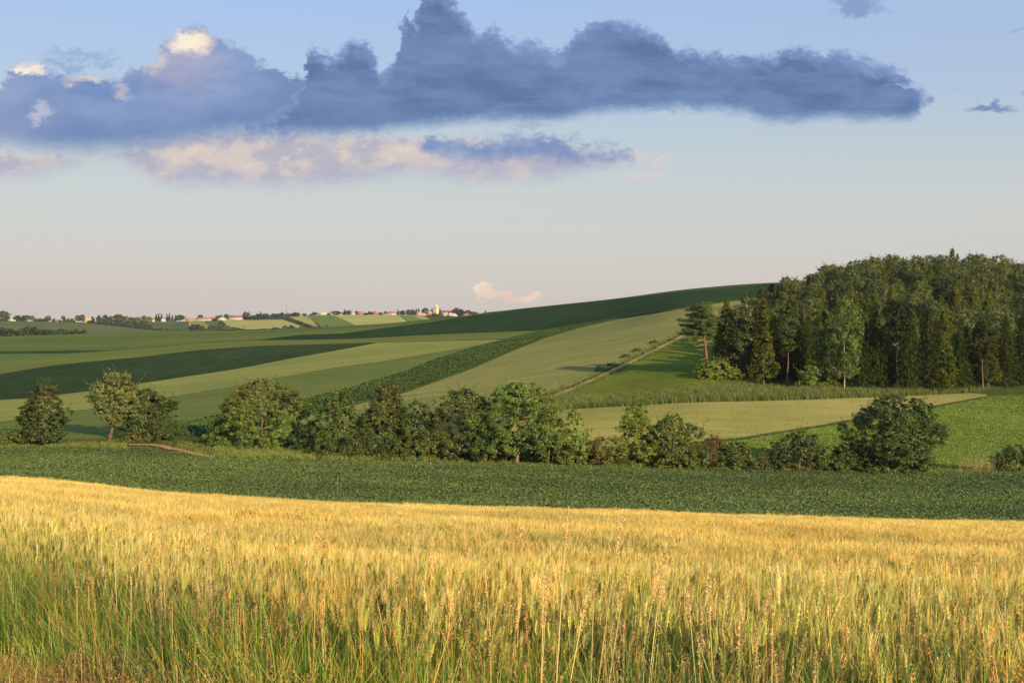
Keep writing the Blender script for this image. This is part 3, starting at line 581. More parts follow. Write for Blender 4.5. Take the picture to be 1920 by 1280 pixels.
def hedges():
    H = hedge_tree
    H('shrub', 'low dark green shrub cut by the left edge of the photo', 'shrub', 14, 834, 803, -24, 52, 'bush', 'dark', seed=11, group=HG)
    H('ash_tree', 'small upright tree with brownish top left of the willow', 'tree', 83, 835, 716, 42, 124, 'egg', 'dark', base=0.06, seed=16, col2='brown', topcol=1, group=HG, lump=0.2, dens=1.5, cr=0.5)
    # willow on a leaning trunk
    wy, wu = hit([205], [829], 150); wy = float(wy[0]); wx = float(wu[0])*wy; wz = float(tz(wx, wy)); s = wy/F
    rng = np.random.default_rng(4); t = empty('willow_tree', (wx, wy, wz)); tag(t, 'grey green willow on a bare leaning trunk', 'tree', HG)
    mb = MB(); cents = []
    for cx, cy, rx, rz in ((198, 745, 30, 24), (222, 722, 32, 25), (236, 755, 26, 28), (205, 770, 24, 17), (181, 738, 15, 17), (222, 785, 14, 14)):
        hx = (cx-205)*s; hz = (829-cy)*s; R = rx*s; m2, cc = crown(rng, rz*2*s, 0, R, R*0.8, 'round', GREENS['grey'], int(R*R*26), 56, 0.24, GREENS['mid'], 0.3, 0, .15, .5, .5)
        sh = np.array([hx, 0, hz-rz*s]); mb.V += [v+sh for v in m2.V]; mb.C += m2.C
        for f in m2.F[4]: mb.F[4].append(f+mb.n)
        mb.n += m2.n; cents += [c+sh for c in cc]
    obj('crown', mb.me('crown', M_leaf), t)
    path = [(-0.1, 0, -0.4), (0.05, 0, 0.6), (.45, 0, 2.0), (.6, 0, 3.0), (0.75, 0, 4.4), (1.0, 0, 6.0), (1.1, 0, 8.0)]
    obj('trunk', trunk_mb(rng, 9, 0.34, cents, 4.0, lin('#6a5640'), path=path, limbs=22).me('trunk', M_bark, True), t)
    H('hornbeam_tree', 'dark green low branching tree touching the willow on its right', 'tree', 276, 826, 727, 222, 325, 'spread', 'dark', base=0.03, seed=17, group=HG, col2='bright', mix2=.15, lump=.26, dens=1.2)
    H('shrub', 'flat low shrub at the foot of the willow', 'shrub', 248, 830, 815, 225, 275, 'bush', 'olive', seed=18, group=HG)
    H('shrub', 'small dark shrub at the left foot of the broad brownish bush', 'shrub', 404, 836, 798, 390, 420, 'bush', 'dark', seed=19, group=HG)
    H('maple_bush', 'broad rounded bush with brownish seed laden top', 'bush', 492, 842, 706, 404, 584, 'bush', 'mid', seed=21, col2='brown', topcol=1, group=HG, lump=.2, dens=1.2, cr=.6)
    H('shrub', 'dark shrub between the broad brownish bush and the conical tree', 'shrub', 578, 850, 790, 556, 606, 'bush', 'dark', seed=20, group=HG)
    H('hornbeam_tree', 'bushy green tree with pointed top right of the broad brownish bush', 'tree', 636, 853, 730, 590, 684, 'egg', 'mid', seed=22, group=HG, dens=1.25, lump=.22, col2='dark')
    H('hornbeam_tree', 'tall narrow tree with lighter brownish top between two green trees', 'tree', 722, 857, 718, 676, 768, 'egg', 'mid', seed=23, col2='brown', topcol=1, group=HG, dens=1.25)
    H('hornbeam_tree', 'lower green tree leaning right behind the brownish topped tree', 'tree', 776, 860, 752, 738, 822, 'column', 'mid', seed=24, group=HG, dens=1.2)
    H('ash_tree', 'wide dark tree with thin ragged top left of the tree showing its trunk', 'tree', 868, 864, 726, 808, 930, 'spread', 'dark', seed=25, col2='brown', mix2=.3, group=HG, dens=1.15, lump=.28)
    H('ash_tree', 'tallest tree of the hedge with its short pale trunk showing', 'tree', 970, 869, 714, 902, 1046, 'spread', 'mid', base=0.16, seed=26, group=HG, dens=1.2, lump=.3, trunk_r=.3)
    H('shrub', 'dark rounded shrub filling the foot of the tallest hedge tree', 'shrub', 912, 868, 812, 880, 945, 'bush', 'dark', seed=41, group=HG)
    H('shrub', 'green shrub between the tallest hedge tree and the slim pointed tree', 'shrub', 1030, 871, 805, 1000, 1062, 'bush', 'mid', seed=27, group=HG)
    H('hornbeam_tree', 'slim pointed tree standing alone before the valley wheat field', 'tree', 1072, 872, 764, 1044, 1108, 'egg', 'mid', seed=28, col2='bright', mix2=.3, group=HG, dens=1.2)
    H('shrub', 'brownish green shrub right of the slim pointed tree', 'shrub', 1122, 873, 818, 1094, 1156, 'bush', 'olive', seed=29, col2='brown', group=HG)
    H('hornbeam_tree', 'yellow green pointed tree left of the round green tree', 'tree', 1190, 874, 754, 1154, 1234, 'egg', 'bright', seed=30, group=HG, dens=1.2, lump=.25)
    H('hornbeam_tree', 'round bright leafy tree in the middle of the right hedge', 'tree', 1262, 877, 774, 1206, 1320, 'bush', 'mid', seed=31, col2='bright', mix2=.35, group=HG, dens=1.15)
    H('shrub', 'reddish brown shrub beside the round green tree', 'shrub', 1336, 877, 814, 1312, 1364, 'bush', 'red', seed=32, col2='olive', mix2=.4, group=HG, leaf=.2)
    H('shrub', 'olive shrub with rounded top right of the reddish shrub', 'shrub', 1380, 879, 826, 1344, 1418, 'bush', 'mid', seed=33, col2='olive', group=HG)
    H('shrub', 'small reddish shrub left of the wide dark shrub', 'shrub', 1432, 880, 846, 1412, 1450, 'bush', 'red', seed=34, group=HG, col2='dark', mix2=.5, leaf=.2)
    H('shrub', 'wide dark olive shrub between the small reddish shrub and the big bush', 'shrub', 1497, 881, 808, 1440, 1560, 'bush', 'dark', seed=35, col2='olive', group=HG)
    H('shrub', 'low green shrub leaning against the left side of the big bush', 'shrub', 1588, 883, 828, 1548, 1630, 'bush', 'dark', seed=36, col2='mid', group=HG)
    H('ash_tree', 'big broad leafy tree standing apart at the right end of the hedge', 'tree', 1686, 884, 738, 1602, 1758, 'round', 'mid', base=0.0, seed=37, col2='dark', group=HG, dens=1.35, lump=.28, leaf=.28)
    H('shrub', 'dark shrub filling the foot of the big broad tree', 'shrub', 1672, 886, 822, 1615, 1735, 'bush', 'mid', seed=38, group=HG)
    H('shrub', 'dark shrub cut by the right edge of the photo', 'shrub', 1905, 885, 832, 1866, 1950, 'bush', 'dark', seed=39, col2='brown', group=HG)
    # hillside shrubs along the track
    for i, (px, py, tp, l, r, lb) in enumerate(((1122, 698, 687, 1115, 1131, 'small dark bush at the lower bend of the hillside track'), (1143, 688, 682, 1138, 1150, 'tiny dark bush above the lower bend of the track'), (1172, 672, 664, 1165, 1180, 'tiny bush halfway up the hillside track'), (1195, 661, 652, 1187, 1204, 'small bush at the upper part of the hillside track'), (1226, 645, 638, 1220, 1234, 'dark bush near the top of the hillside track'))):
        H('shrub', lb, 'shrub', px, py, tp, l, r, 'bush', 'dark', seed=50+i, group='bushes along the hillside track')
    # leafy bushes at the wood's foot
    for i, (px, w, tp, c, lb) in enumerate(((612, 40, 812, 'mid', 'between the first two rounded hedge trees'), (664, 44, 800, 'dark', 'under the tall tree with the lighter top'), (702, 40, 815, 'mid', 'before the tall tree with the lighter top'), (748, 46, 806, 'dark', 'left of the wide dark ragged tree'), (806, 46, 800, 'mid', 'at the left foot of the wide dark ragged tree'), (846, 44, 816, 'dark', 'under the wide dark ragged tree'), (940, 40, 826, 'dark', 'left of the pale trunk of the tallest tree'), (1004, 44, 808, 'dark', 'right of the pale trunk of the tallest tree'), (1095, 40, 826, 'dark', 'at the right foot of the slim pointed tree'), (1150, 40, 830, 'dark', 'before the yellow green pointed tree'), (1222, 44, 812, 'dark', 'between the yellow green tree and the round tree'), (1302, 36, 830, 'mid', 'at the right foot of the round bright tree'), (1555, 44, 842, 'dark', 'between the wide dark shrub and the big broad tree'))):
        H('shrub', 'low filler shrub '+lb, 'shrub', px, 858+(px-600)*.026, tp+13, px-w*.85, px+w*.8, 'bush', c, seed=80+i, group=HG, col2='olive')
    H('elder_bush', 'bright green bush under the red trunked pine', 'bush', 1345, 717, 676, 1306, 1384, 'bush', 'bright', seed=60, group='bushes at the foot of the wood', Y=286, dens=1.2, leaf=.32)
    H('elder_bush', 'light green bush left of the pale trunked birch', 'bush', 1526, 726, 676, 1500, 1562, 'bush', 'bright', seed=61, group='bushes at the foot of the wood', Y=276, dens=1.2, leaf=.32)
hedges()

# ------------------------------------------------------------------ prototypes for the wood
def spruce_meshes(seed, H=18, R=3.4, col='#2f4020', bare=0.06, thin=1.0):
    rng = np.random.default_rng(seed); mb = MB(); c0 = np.array(lin(col)); tr = MB()
    tr.tube([(0, 0, -0.5), (0, 0, H*0.5), (0.05, 0, H*0.98)], [0.24, 0.15, 0.02], lin('#6b5a48'), 7)
    z = H*bare
    while z < H*0.985:
        f = (z/H-bare)/(1-bare); L = R*(1-f)**0.82*rng.uniform(0.75, 1.15)+0.25; nb = 7 if f < .7 else 5
        th0 = rng.uniform(0, 6.28)
        for k in range(nb):
            if rng.random() < 0.12/thin: continue
            th = th0+2*PI*k/nb+rng.normal()*0.2; l = L*rng.uniform(0.7, 1.15); d = np.array([math.cos(th), math.sin(th), 0])
            m = int(6+l*9*thin); q = rng.random(m)**0.7; P = d*(q*l)[:, None]; P[:, 2] = z+l*(0.12*q-0.38*q*q)
            side = np.array([-d[1], d[0], 0]); P += side*(rng.normal(size=m)*0.20*l*(1.1-q))[:, None]; P[:, 2] -= rng.random(m)*0.35+0.02
            N = rng.normal(size=(m, 3))*0.6+d*0.7+np.array([0, 0, .5]); k2 = rng.uniform(.7, 1.35, (m, 1))
            mb.leaves(P, N, rng.uniform(.35, .75, m), rng.uniform(.14, .26, m), c0*k2*rng.uniform(.8, 1.2), rng)
            if rng.random() < 0.3: tr.tube([(0, 0, z), tuple(d*l*0.8+np.array([0, 0, z-0.1*l]))], [0.05, 0.015], lin('#5d4e3e'), 4)
        z += rng.uniform(.38, .6)
    return mb.me('spruce_crown', M_needle), tr.me('spruce_trunk', M_bark, True)
def broad_meshes(seed, H, R, kind, col, col2, base, bark='#6b5a48', r0=.22, leaf=.38, cr=.95, dens=1.0, needle=False):
    rng = np.random.default_rng(seed)
    mb, cents = crown(rng, H, base*H, R, R, kind, lin(col), int(dens*4.6*R*(H-base*H)), 40, leaf, lin(col2), .5, 0, .2, .5, cr)
    return mb.me('crown', M_needle if needle else M_leaf), trunk_mb(rng, H, r0, cents, base*H, lin(bark), limbs=16).me('trunk', M_bark, True)
def pine_meshes(seed):
    """Scots pine: red leaning trunk, dead boughs, flat layered crown"""
    rng = np.random.default_rng(seed); tr = MB(); mb = MB(); red = lin('#7f5c48')
    path = np.array([(0.8, 0, -0.5), (0.5, 0, 3), (0.0, 0, 7.5), (-0.5, 0, 11), (-1.0, 0, 13.5), (-0.6, 0, 16.2)])
    tr.tube(path, [.34, .30, .25, .2, .15, .05], red, 8)
    def bough(z, th, l, rise, leafy, y=0):
        s = np.array([np.interp(z, path[:, 2], path[:, 0]), 0, z]); d = np.array([math.cos(th), math.sin(th), 0])
        q = np.linspace(0, 1, 7)[:, None]; p = s+d*l*q+np.array([0, 0, 1])*(rise*q-0.12*l*np.sin(q*PI)) + rng.normal(size=(7, 3))*0.05
        tr.tube(p, np.linspace(.1, .02, 7), red if leafy else lin('#a58565'), 5)
        if leafy:
            for k in range(int(4+l*2.2)):
                qq = rng.uniform(.35, 1.05); c = s+d*l*qq+np.array([rng.normal()*.5, rng.normal()*.5, rise*qq+.25]); m = 60
                g = rng.normal(size=(m, 3)); P = c+g*np.array([.42, .42, .2])
                mb.leaves(P, g*0.5+np.array([0, -.2, .9]), .5, .12, np.array(lin('#55663a'))*rng.uniform(.7, 1.35, (m, 1)), rng)
    for z, th, l, rise in ((8.6, PI, 3.6, .4), (7.6, PI*1.05, 3.0, -.1), (6.4, PI*.95, 2.3, .2), (7.8, .1, 2.2, 1.3), (4.5, PI, 1.6, -.4), (9.3, .5, 1.6, .8)): bough(z, th, l, rise, False)
    for z, th, l, rise in ((9.6, PI, 4.6, .1), (9.9, PI*1.15, 4.2, .6), (10.3, PI*.85, 4.4, .2), (8.8, PI*1.1, 4.8, -.6)): bough(z, th, l, rise, True)
    for k in range(60):
        z = [9.9, 11.2, 12.4, 13.6, 14.8, 15.7][k % 6]+rng.normal()*.18; th = rng.uniform(0, 2*PI); bough(z, th, rng.uniform(1.6, 4.6)*(1.1-abs(z-12)/6)*(1.15 if math.cos(th) < 0 else .85), rng.uniform(.0, .7), True)
    return mb.me('pine_crown', M_needle), tr.me('pine_trunk', M_bark, True)
PROTO = {
 'spruce': [spruce_meshes(101, 18, 4.2, '#3b4a22', .02), spruce_meshes(102, 17, 3.9, '#35431f', .03), spruce_meshes(103, 19, 4.6, '#404d22', .02)],
 'larch': [broad_meshes(111, 17, 2.9, 'cone', '#4e5b28', '#5b672c', .05, leaf=.36, cr=.8, dens=1.7, needle=True), broad_meshes(112, 18, 3.1, 'cone', '#4b5727', '#5b652c', .08, leaf=.36, cr=.8, dens=1.7, needle=True)],
 'broad': [broad_meshes(121, 15, 4.6, 'round', '#536127', '#647032', .12, dens=1.2), broad_meshes(122, 14, 4.3, 'spread', '#55632a', '#485522', .1, dens=1.3), broad_meshes(123, 16, 5.0, 'round', '#4b5a23', '#5c692b', .25, dens=1.2)],
 'birch': [broad_meshes(131, 16.5, 3.3, 'column', '#667a2e', '#52682a', .16, bark='#a89c88', r0=.16, leaf=.3, cr=.8, dens=1.8)],
 'tall_pine': [broad_meshes(141, 17, 2.8, 'round', '#38452a', '#44502a', .45, bark='#75604e', r0=.2, leaf=.4, cr=.8, dens=1.8, needle=True), broad_meshes(142, 16, 2.5, 'round', '#33402a', '#3f4a28', .55, bark='#807060', r0=.18, leaf=.4, cr=.7, dens=1.8, needle=True)],
}
NAMES = {'spruce': 'spruce_tree', 'larch': 'larch_tree', 'broad': 'broadleaf_tree', 'birch': 'birch_tree', 'tall_pine': 'pine_tree'}
def plant(kind, var, x, y, s, rz, label, group, name=None, cat='tree', z=None, sz=None):
    cm, tm = PROTO[kind][var % len(PROTO[kind])]
    t = empty(name or NAMES[kind], (x, y, float(tz(x, y)) if z is None else z), rz, s)
    if sz: t.scale = (s, s, sz)
    tag(t, label, cat, group)
    obj('crown', cm, t); obj('trunk', tm, t)
    return t
def wood():
    rng = random.Random(5); WG = 'trees of the wood on the right hillside'
    pts = []
    def near(x, y, d): return any((x-a)**2+(y-b)**2 < d*d for a, b in pts)
    # front row, one by one: (px of trunk, base py, Y, kind, variant, top py, label)
    fr = [(1362, 708, 292, 'larch', 0, 560, 'feathery larch just right of the red trunked pine'),
          (1398, 712, 290, 'broad', 1, 556, 'dark round topped tree second behind the pine at the wood edge'),
          (1432, 712, 284, 'larch', 1, 556, 'olive larch with pale short trunk near the left of the wood front'),
          (1477, 712, 282, 'tall_pine', 0, 572, 'thin pine with bare grey trunk left of the light green bush'),
          (1500, 714, 290, 'spruce', 1, 575, 'dark spruce behind the light green bush'),
          (1612, 728, 279, 'spruce', 2, 600, 'dark low branched spruce right of the pale trunked birch'),
          (1640, 727, 284, 'spruce', 0, 560, 'tall dark spruce second right of the birch'),
          (1682, 728, 280, 'tall_pine', 1, 562, 'pine with long bare pale stem among dark spruces'),
          (1702, 728, 279, 'spruce', 2, 590, 'spruce hiding the foot of the bare stemmed pine'),
          (1740, 730, 281, 'spruce', 1, 572, 'broad dark spruce right of the bare stemmed pine'),
          (1768, 726, 286, 'larch', 0, 580, 'olive larch in the right part of the wood front'),
          (1800, 723, 290, 'spruce', 0, 592, 'spruce with drooping branches left of the pair of thin trunks'),
          (1842, 720, 294, 'tall_pine', 0, 600, 'pine with a thin bare trunk near the right edge'),
          (1852, 718, 297, 'larch', 1, 590, 'light larch behind the pair of thin trunks'),
          (1886, 717, 300, 'spruce', 2, 590, 'dark spruce close to the right edge of the photo'),
          (1915, 716, 303, 'spruce', 1, 590, 'spruce cut by the right edge of the photo')]
    HH = {'spruce': [18, 17, 19], 'larch': [17, 18], 'broad': [15, 14, 16], 'birch': [16.5], 'tall_pine': [17, 16]}
    for px, py, Y, k, v, tp, lb in fr:
        x = float(ray(px, py)[0])*Y; z = float(tz(x, Y)); h = zr(px, tp, Y)-z
        s = h/HH[k][v]; plant(k, v, x, Y, max(0.62, s*0.96), rng.uniform(0, 6.28), lb, WG, sz=s); pts.append((x, Y))
    for i, (px, Y) in enumerate(((1380, 300), (1415, 299), (1450, 297), (1462, 305), (1488, 299), (1515, 296), (1540, 300), (1565, 296), (1392, 312), (1430, 310))):
        x = float(ray(px, 700)[0])*Y; k = 'spruce' if i % 3 else 'broad'; plant(k, i, x, Y, .86, i*1.3, 'dark tree filling the shade behind the first trunks left of the birch', 'dark trees behind the first trunks left of the birch'); pts.append((x, Y))
    # the pale birch that steps out of the row and the red pine at the corner
    x = float(ray(1583, 728)[0])*272; z = float(tz(x, 272)); h = zr(1575, 552, 272)-z
    plant('birch', 0, x, 272, 1.12, 2.0, 'light green birch with pale trunk standing in front of the wood', WG, sz=h/16.5); pts.append((x, 272))
    x = float(ray(1556, 725)[0])*278; plant('birch', 0, x, 278, 0.95, 4.0, 'smaller birch half hidden left of the pale trunked birch', WG); pts.append((x, 278))
    x = float(ray(1322, 700)[0])*290; z = float(tz(x, 290)); h = zr(1322, 570, 290)-z
    cm, tm = pine_meshes(7); t = empty('pine_tree', (x, 290, z), 0, h/16.6); tag(t, 'lone pine with bare reddish trunk at the left corner of the wood', 'tree', WG)
    obj('crown', cm, t); obj('trunk', tm, t); pts.append((x, 290))
    def leftpx(Y): return float(np.interp(Y, [285, 300, 330, 400, 450, 520, 560], [1395, 1352, 1352, 1384, 1408, 1436, 1470]))
    def frontY(px): return float(np.interp(px, [1300, 1400, 1500, 1600, 1750, 1920, 2300], [296, 292, 284, 284, 290, 306, 312]))
    cnt = 0; tries = 0
    while cnt < 262 and tries < 30000:
        tries += 1; Y = 284+(540-284)*rng.random()**1.25; px = rng.uniform(1330, 2030)
        if px < leftpx(Y) or Y < frontY(px)+3: continue
        x = float(ray(px, 700)[0])*Y; depth = Y-frontY(px)
        if near(x, Y, 4.6+min(depth, 60)/60*2.6): continue
        left = px < leftpx(Y)+60
        r = rng.random()
        if depth < 18: k = 'spruce' if r < .5 else 'larch' if r < .72 else 'tall_pine' if r < .76 else 'broad'
        elif left: k = 'broad' if r < .45 else 'tall_pine' if r < .7 else 'larch'
        elif Y > 430: k = 'broad' if r < .84 else 'larch' if r < .96 else 'spruce'
        else: k = 'broad' if r < .6 else 'larch' if r < .94 else 'spruce'
        s = rng.uniform(.85, 1.12)*float(np.interp(px-leftpx(Y), [0, 60, 130], [.74, .9, 1.0]))*(1.08 if k == 'broad' else 1)
        zone = 'among the front ranks of the wood' if depth < 25 else ('on the skyline of the wood' if Y > 440 else 'in the body of the wood')
        where = ('at its left end' if px < 1450 else 'above the thin bare pine' if px < 1545 else 'above the pale trunked birch' if px < 1645 else 'above the bare stemmed pine' if px < 1745 else 'above the pair of thin trunks' if px < 1850 else 'at the right edge')
        if depth < 25: where = where.replace('above', 'behind')
        kindname = {'spruce': 'dark pointed spruce', 'larch': 'feathery olive larch', 'broad': 'rounded broadleaf tree', 'tall_pine': 'dark slender pine'}[k]
        plant(k, rng.randrange(3), x, Y, s, rng.uniform(0, 6.28), kindname+' '+zone+' '+where, {'spruce':'pointed spruces','larch':'feathery larches','broad':'rounded broadleaf trees','tall_pine':'slender pines'}[k]+' '+zone+' '+where, sz=s*rng.uniform(.85, 1.08)); pts.append((x, Y)); cnt += 1
wood()

# ------------------------------------------------------------------ the far village
def far_pos(px, py, Y=None):
    if Y is None:
        yy, u = hit([px], [py], 1500)
        Y = float(yy[0]); 
    u = float(ray(px, py)[0]); x = u*Y; return x, Y, float(tz(x, Y))
def house(px, py, w, hw, label, wall='#e9e0cc', roof='#a8553a', rh=None, gable=False, Y=None, name='house', depth=9, chim=True, sink=0.3):
    """w and hw are pixels of width and total height; gable=True turns the gable end to the viewer"""
    x, Y, z = far_pos(px, py, Y); z = zr(px, py, Y) if abs(zr(px, py, Y)-z) < 6 else z
    s = Y/F; W_ = w*s; Ht = hw*s; wh = Ht*0.52; rh = Ht-wh; t = empty(name, (x, Y, z), random.Random(px*7).uniform(-.15, .15)); tag(t, label, 'house', 'houses of the far village')
    Ht *= .9; wh = Ht*.52; wc, rc = tuple(c*.72 for c in lin(wall)), tuple(.75*c+.05 for c in lin(roof)); d = depth/2; a = W_/2
    m = MB(); m.box(-a, a, -d, d, -2.5, wh, wc)
    r = MB()
    if gable:
        m.add([(-a, -d, wh), (a, -d, wh), (0, -d, Ht-.15), (-a, d, wh), (a, d, wh), (0, d, Ht-.15)], [(0, 1, 2), (4, 3, 5)], wc)
        for sg in (-1, 1): r.add([(sg*(a+.4), -d-.5, wh-.25), (0, -d-.5, Ht), (0, d+.5, Ht), (sg*(a+.4), d+.5, wh-.25), (sg*(a+.4), -d-.5, wh-.5), (0, -d-.5, Ht-.25), (0, d+.5, Ht-.25), (sg*(a+.4), d+.5, wh-.5)],
                                 [(0, 1, 2, 3), (4, 7, 6, 5), (0, 4, 5, 1), (3, 2, 6, 7), (0, 3, 7, 4)], rc)
    else:
        m.add([(-a, -d, wh), (-a, d, wh), (-a, 0, Ht-.15), (a, -d, wh), (a, d, wh), (a, 0, Ht-.15)], [(1, 0, 2), (3, 4, 5)], wc)
        for sg in (-1, 1): r.add([(-a-.4, sg*(d+.4), wh-.25), (-a-.4, 0, Ht), (a+.4, 0, Ht), (a+.4, sg*(d+.4), wh-.25), (-a-.4, sg*(d+.4), wh-.5), (-a-.4, 0, Ht-.25), (a+.4, 0, Ht-.25), (a+.4, sg*(d+.4), wh-.5)],
                                 [(0, 1, 2, 3), (4, 7, 6, 5), (0, 4, 5, 1), (3, 2, 6, 7), (0, 3, 7, 4)], rc)
    obj('wall', m.me('wall', M_wall), t); ro = obj('roof', r.me('roof', M_roof), t)
    if chim:
        c = MB(); c.box(a*.3, a*.3+.7, -.4, .4, Ht-1.0, Ht+1.0, lin('#9a7a66')); obj('chimney', c.me('chimney', M_wall), ro)
    n = max(1, int(W_/4)); dk = lin('#4a4a48')
    for i in range(n):
        cx = -a+(i+.5)*W_/n
        if i == n//2 and n > 1:
            dd = MB(); dd.box(cx-.6, cx+.6, -d-.06, -d+.1, -.2, 2.0, lin('#6b4a34')); obj('door', dd.me('door', M_wall), t)
        else:
            ww = MB(); ww.box(cx-.6, cx+.6, -d-.05, -d+.1, wh*.35, wh*.35+1.3, dk); obj('window', ww.me('window', M_wall), t)
    return t
def village():
    Y0 = 2290
    h = house
    h(24, 603, 13, 6, 'white shed roofed building at the far left skyline', roof='#d8d0c4', Y=1690, chim=False)
    h(107, 604, 5, 5, 'tiny reddish house between skyline bushes on the left', wall='#b88a72', Y=1690)
    h(164, 605, 13, 10, 'bright yellow house on the left skyline beside a bushy tree', wall='#f2dc9c', roof='#e0b070', Y=1700)
    h(287, 602, 8, 6, 'small white house with reddish roof right of the left tree group', Y=Y0)
    h(307, 603, 9, 8, 'white gabled house between two groups of conifers', gable=True, Y=Y0)
    h(356, 603, 15, 8, 'beige house at the left end of the long farm row', wall='#cdb38c', roof='#b08468', Y=Y0)
    h(382, 603, 28, 9, 'long white farmhouse with low reddish roof', roof='#a87660', Y=Y0, depth=12)
    h(399, 601, 11, 8, 'house with orange roof at the right end of the long farm row', wall='#c07a50', roof='#c06f48', Y=Y0+20)
    h(417, 601.5, 15, 8, 'small white house standing by itself below the farm row', roof='#e4dcc8', gable=True, Y=Y0-20)
    h(443, 600, 27, 10, 'long red roofed farmhouse with white wall left of the copse', roof='#946050', Y=Y0, depth=12)
    h(467, 595, 6, 9, 'tall house with red roof peeping over the copse', wall='#d9c8b4', roof='#a04a38', Y=Y0+40, gable=True)
    h(605, 591, 15, 6, 'yellow white bungalow right of the mast', roof='#e6cfa4', Y=Y0)
    h(662, 590, 8, 5, 'small white house right of the dark tree clump', roof='#cfc4b4', Y=Y0)
    h(676, 590, 10, 7, 'orange red house on the ridge above the green slope', wall='#c9845c', roof='#b86a48', Y=Y0)
    h(705, 590, 11, 6, 'low orange roofed house above the yellow field', wall='#cf9068', roof='#b9603e', Y=Y0)
    h(735, 590, 12, 7, 'red roofed white house near the end of the yellow field', roof='#b85c40', Y=Y0)
    h(786, 592, 9, 9, 'house with pale brown roof left of the beige gabled house', roof='#b4907c', Y=Y0)
    h(795, 594, 12, 9, 'beige gabled house facing the yellow field', wall='#d8b98c', roof='#8f6e58', gable=True, Y=Y0-40)
    h(806, 589, 9, 6, 'small house directly left of the church', wall='#e0c2a0', roof='#c08a70', Y=Y0)
    h(810, 594, 8, 7, 'little orange house below the church', wall='#d49a70', roof='#b46c4c', Y=Y0-50)
    h(831, 596, 6, 6, 'small white cube like house below the church trees', roof='#e8e0cc', Y=Y0-70, chim=False)
    h(838, 590, 20, 9, 'broad house with bright red roof right of the church', roof='#a04a40', Y=Y0, depth=13)
    h(846, 591.5, 10, 7, 'white gabled house in front of the broad red roof', roof='#b6483a', gable=True, Y=Y0-30)
    h(852, 594, 11, 8, 'white gabled house with red roof lowest in the village', roof='#a83a38', gable=True, Y=Y0-60)
    h(873, 591, 9, 4, 'low reddish house among the right village trees', wall='#b98a66', roof='#a8644a', Y=Y0-40)
    # church
    x, Y, z = far_pos(819, 591, Y0); z = zr(819, 591, Y0); s = Y/F; t = empty('church', (x, Y, z)); tag(t, 'pale yellow church with stepped tower above the village', 'church')
    cr = lin('#dccfa2'); m = MB(); m.box(-6.5, 4, -6, 8, -3, 12, cr); obj('nave', m.me('nave', M_wall), t)
    r = MB(); r.add([(-6.9, -6.4, 11.9), (4.4, -6.4, 11.9), (4.4, 1, 15), (-6.9, 1, 15), (-6.9, 8.4, 11.9), (4.4, 8.4, 11.9)], [(0, 1, 2, 3), (3, 2, 5, 4)], lin('#c9b896')); obj('roof', r.me('roof', M_roof), t)
    m = MB(); m.box(-2.5, 3.5, -7.5, -1.5, -3, 17.5, cr); m.box(-2.9, 3.9, -7.9, -1.1, 17.0, 17.5, cr); tw = obj('tower', m.me('tower', M_wall), t)
    m = MB(); m.box(-.3, 1.3, -7.6, -7.4, 13, 15.5, lin('#5a5648')); obj('window', m.me('window', M_wall), tw)
    m = MB()
    V = [(-2.3, -7.3, 17.5), (3.3, -7.3, 17.5), (3.3, -1.7, 17.5), (-2.3, -1.7, 17.5), (-.8, -5.8, 20.5), (1.8, -5.8, 20.5), (1.8, -3.2, 20.5), (-.8, -3.2, 20.5), (.5, -4.5, 23.5)]
    m.add(V, [(0, 1, 5, 4), (1, 2, 6, 5), (2, 3, 7, 6), (3, 0, 4, 7)], cr); m.add(V, [(4, 5, 8), (5, 6, 8), (6, 7, 8), (7, 4, 8)], cr); obj('spire', m.me('spire', M_roof), tw)
    # mast
    x, Y, z = far_pos(537, 594, Y0); t = empty('radio_mast', (x, Y, z)); tag(t, 'thin grey radio mast standing on the far ridge', 'mast')
    m = MB(); H = zr(537, 564, Y)-z; col = lin('#6d6d70')
    for a in range(3):
        th = a*2.09; m.tube([(math.cos(th)*.55, math.sin(th)*.55, 0), (math.cos(th)*.35, math.sin(th)*.35, H*.85)], .14, col, 4)
        for k in range(12): z0 = H*.85*k/12; th2 = th+2.09; m.tube([(math.cos(th)*.5, math.sin(th)*.5, z0), (math.cos(th2)*.45, math.sin(th2)*.45, z0+H*.07)], .06, col, 4)
    m.tube([(0, 0, H*.83), (0, 0, H)], .12, col, 5); obj('lattice', m.me('lattice', M_wall), t)
    m = MB(); m.box(-1.2, 1.2, -1.2, 1.2, -.5, .3, lin('#8c8a85')); obj('base', m.me('base', M_wall), t)
    # far trees: low detail prototypes
    far_protos = {}
    def fp(k, seed, H, R, kind, col, base):
        rng = np.random.default_rng(seed); mb, cc = crown(rng, H, base*H, R, R, kind, lin(col), 80, 20, 1.3, None, 0, 0, .2, .5, 1.5*R/4)
        tr = MB(); tr.tube([(0, 0, -2), (0, 0, H*.7)], [.45, .1], lin('#4d4234'), 5)
        far_protos.setdefault(k, []).append((mb.me('crown', M_leaf), tr.me('trunk', M_bark)))
    for i in range(3): fp('r', 200+i, 10, 4.2, 'round', ['#3f4f2c', '#48592f', '#37482a'][i], .12)
    for i in range(2): fp('b', 210+i, 6, 4.0, 'bush', ['#3a4a2a', '#43542c'][i], 0)
    for i in range(2): fp('c', 220+i, 12, 2.6, 'cone', ['#2f3f28', '#364528'][i], .05)
    fp('l', 230, 10, 4.0, 'round', '#5c6c36', .3)
    HT = {'r': 10, 'b': 6, 'c': 12, 'l': 10}; WD = {'r': 4.2, 'b': 4.0, 'c': 2.6, 'l': 4}
    NM = {'r': 'broadleaf_tree', 'b': 'shrub', 'c': 'conifer_tree', 'l': 'broadleaf_tree'}; CT = {'r': 'tree', 'b': 'shrub', 'c': 'tree', 'l': 'tree'}
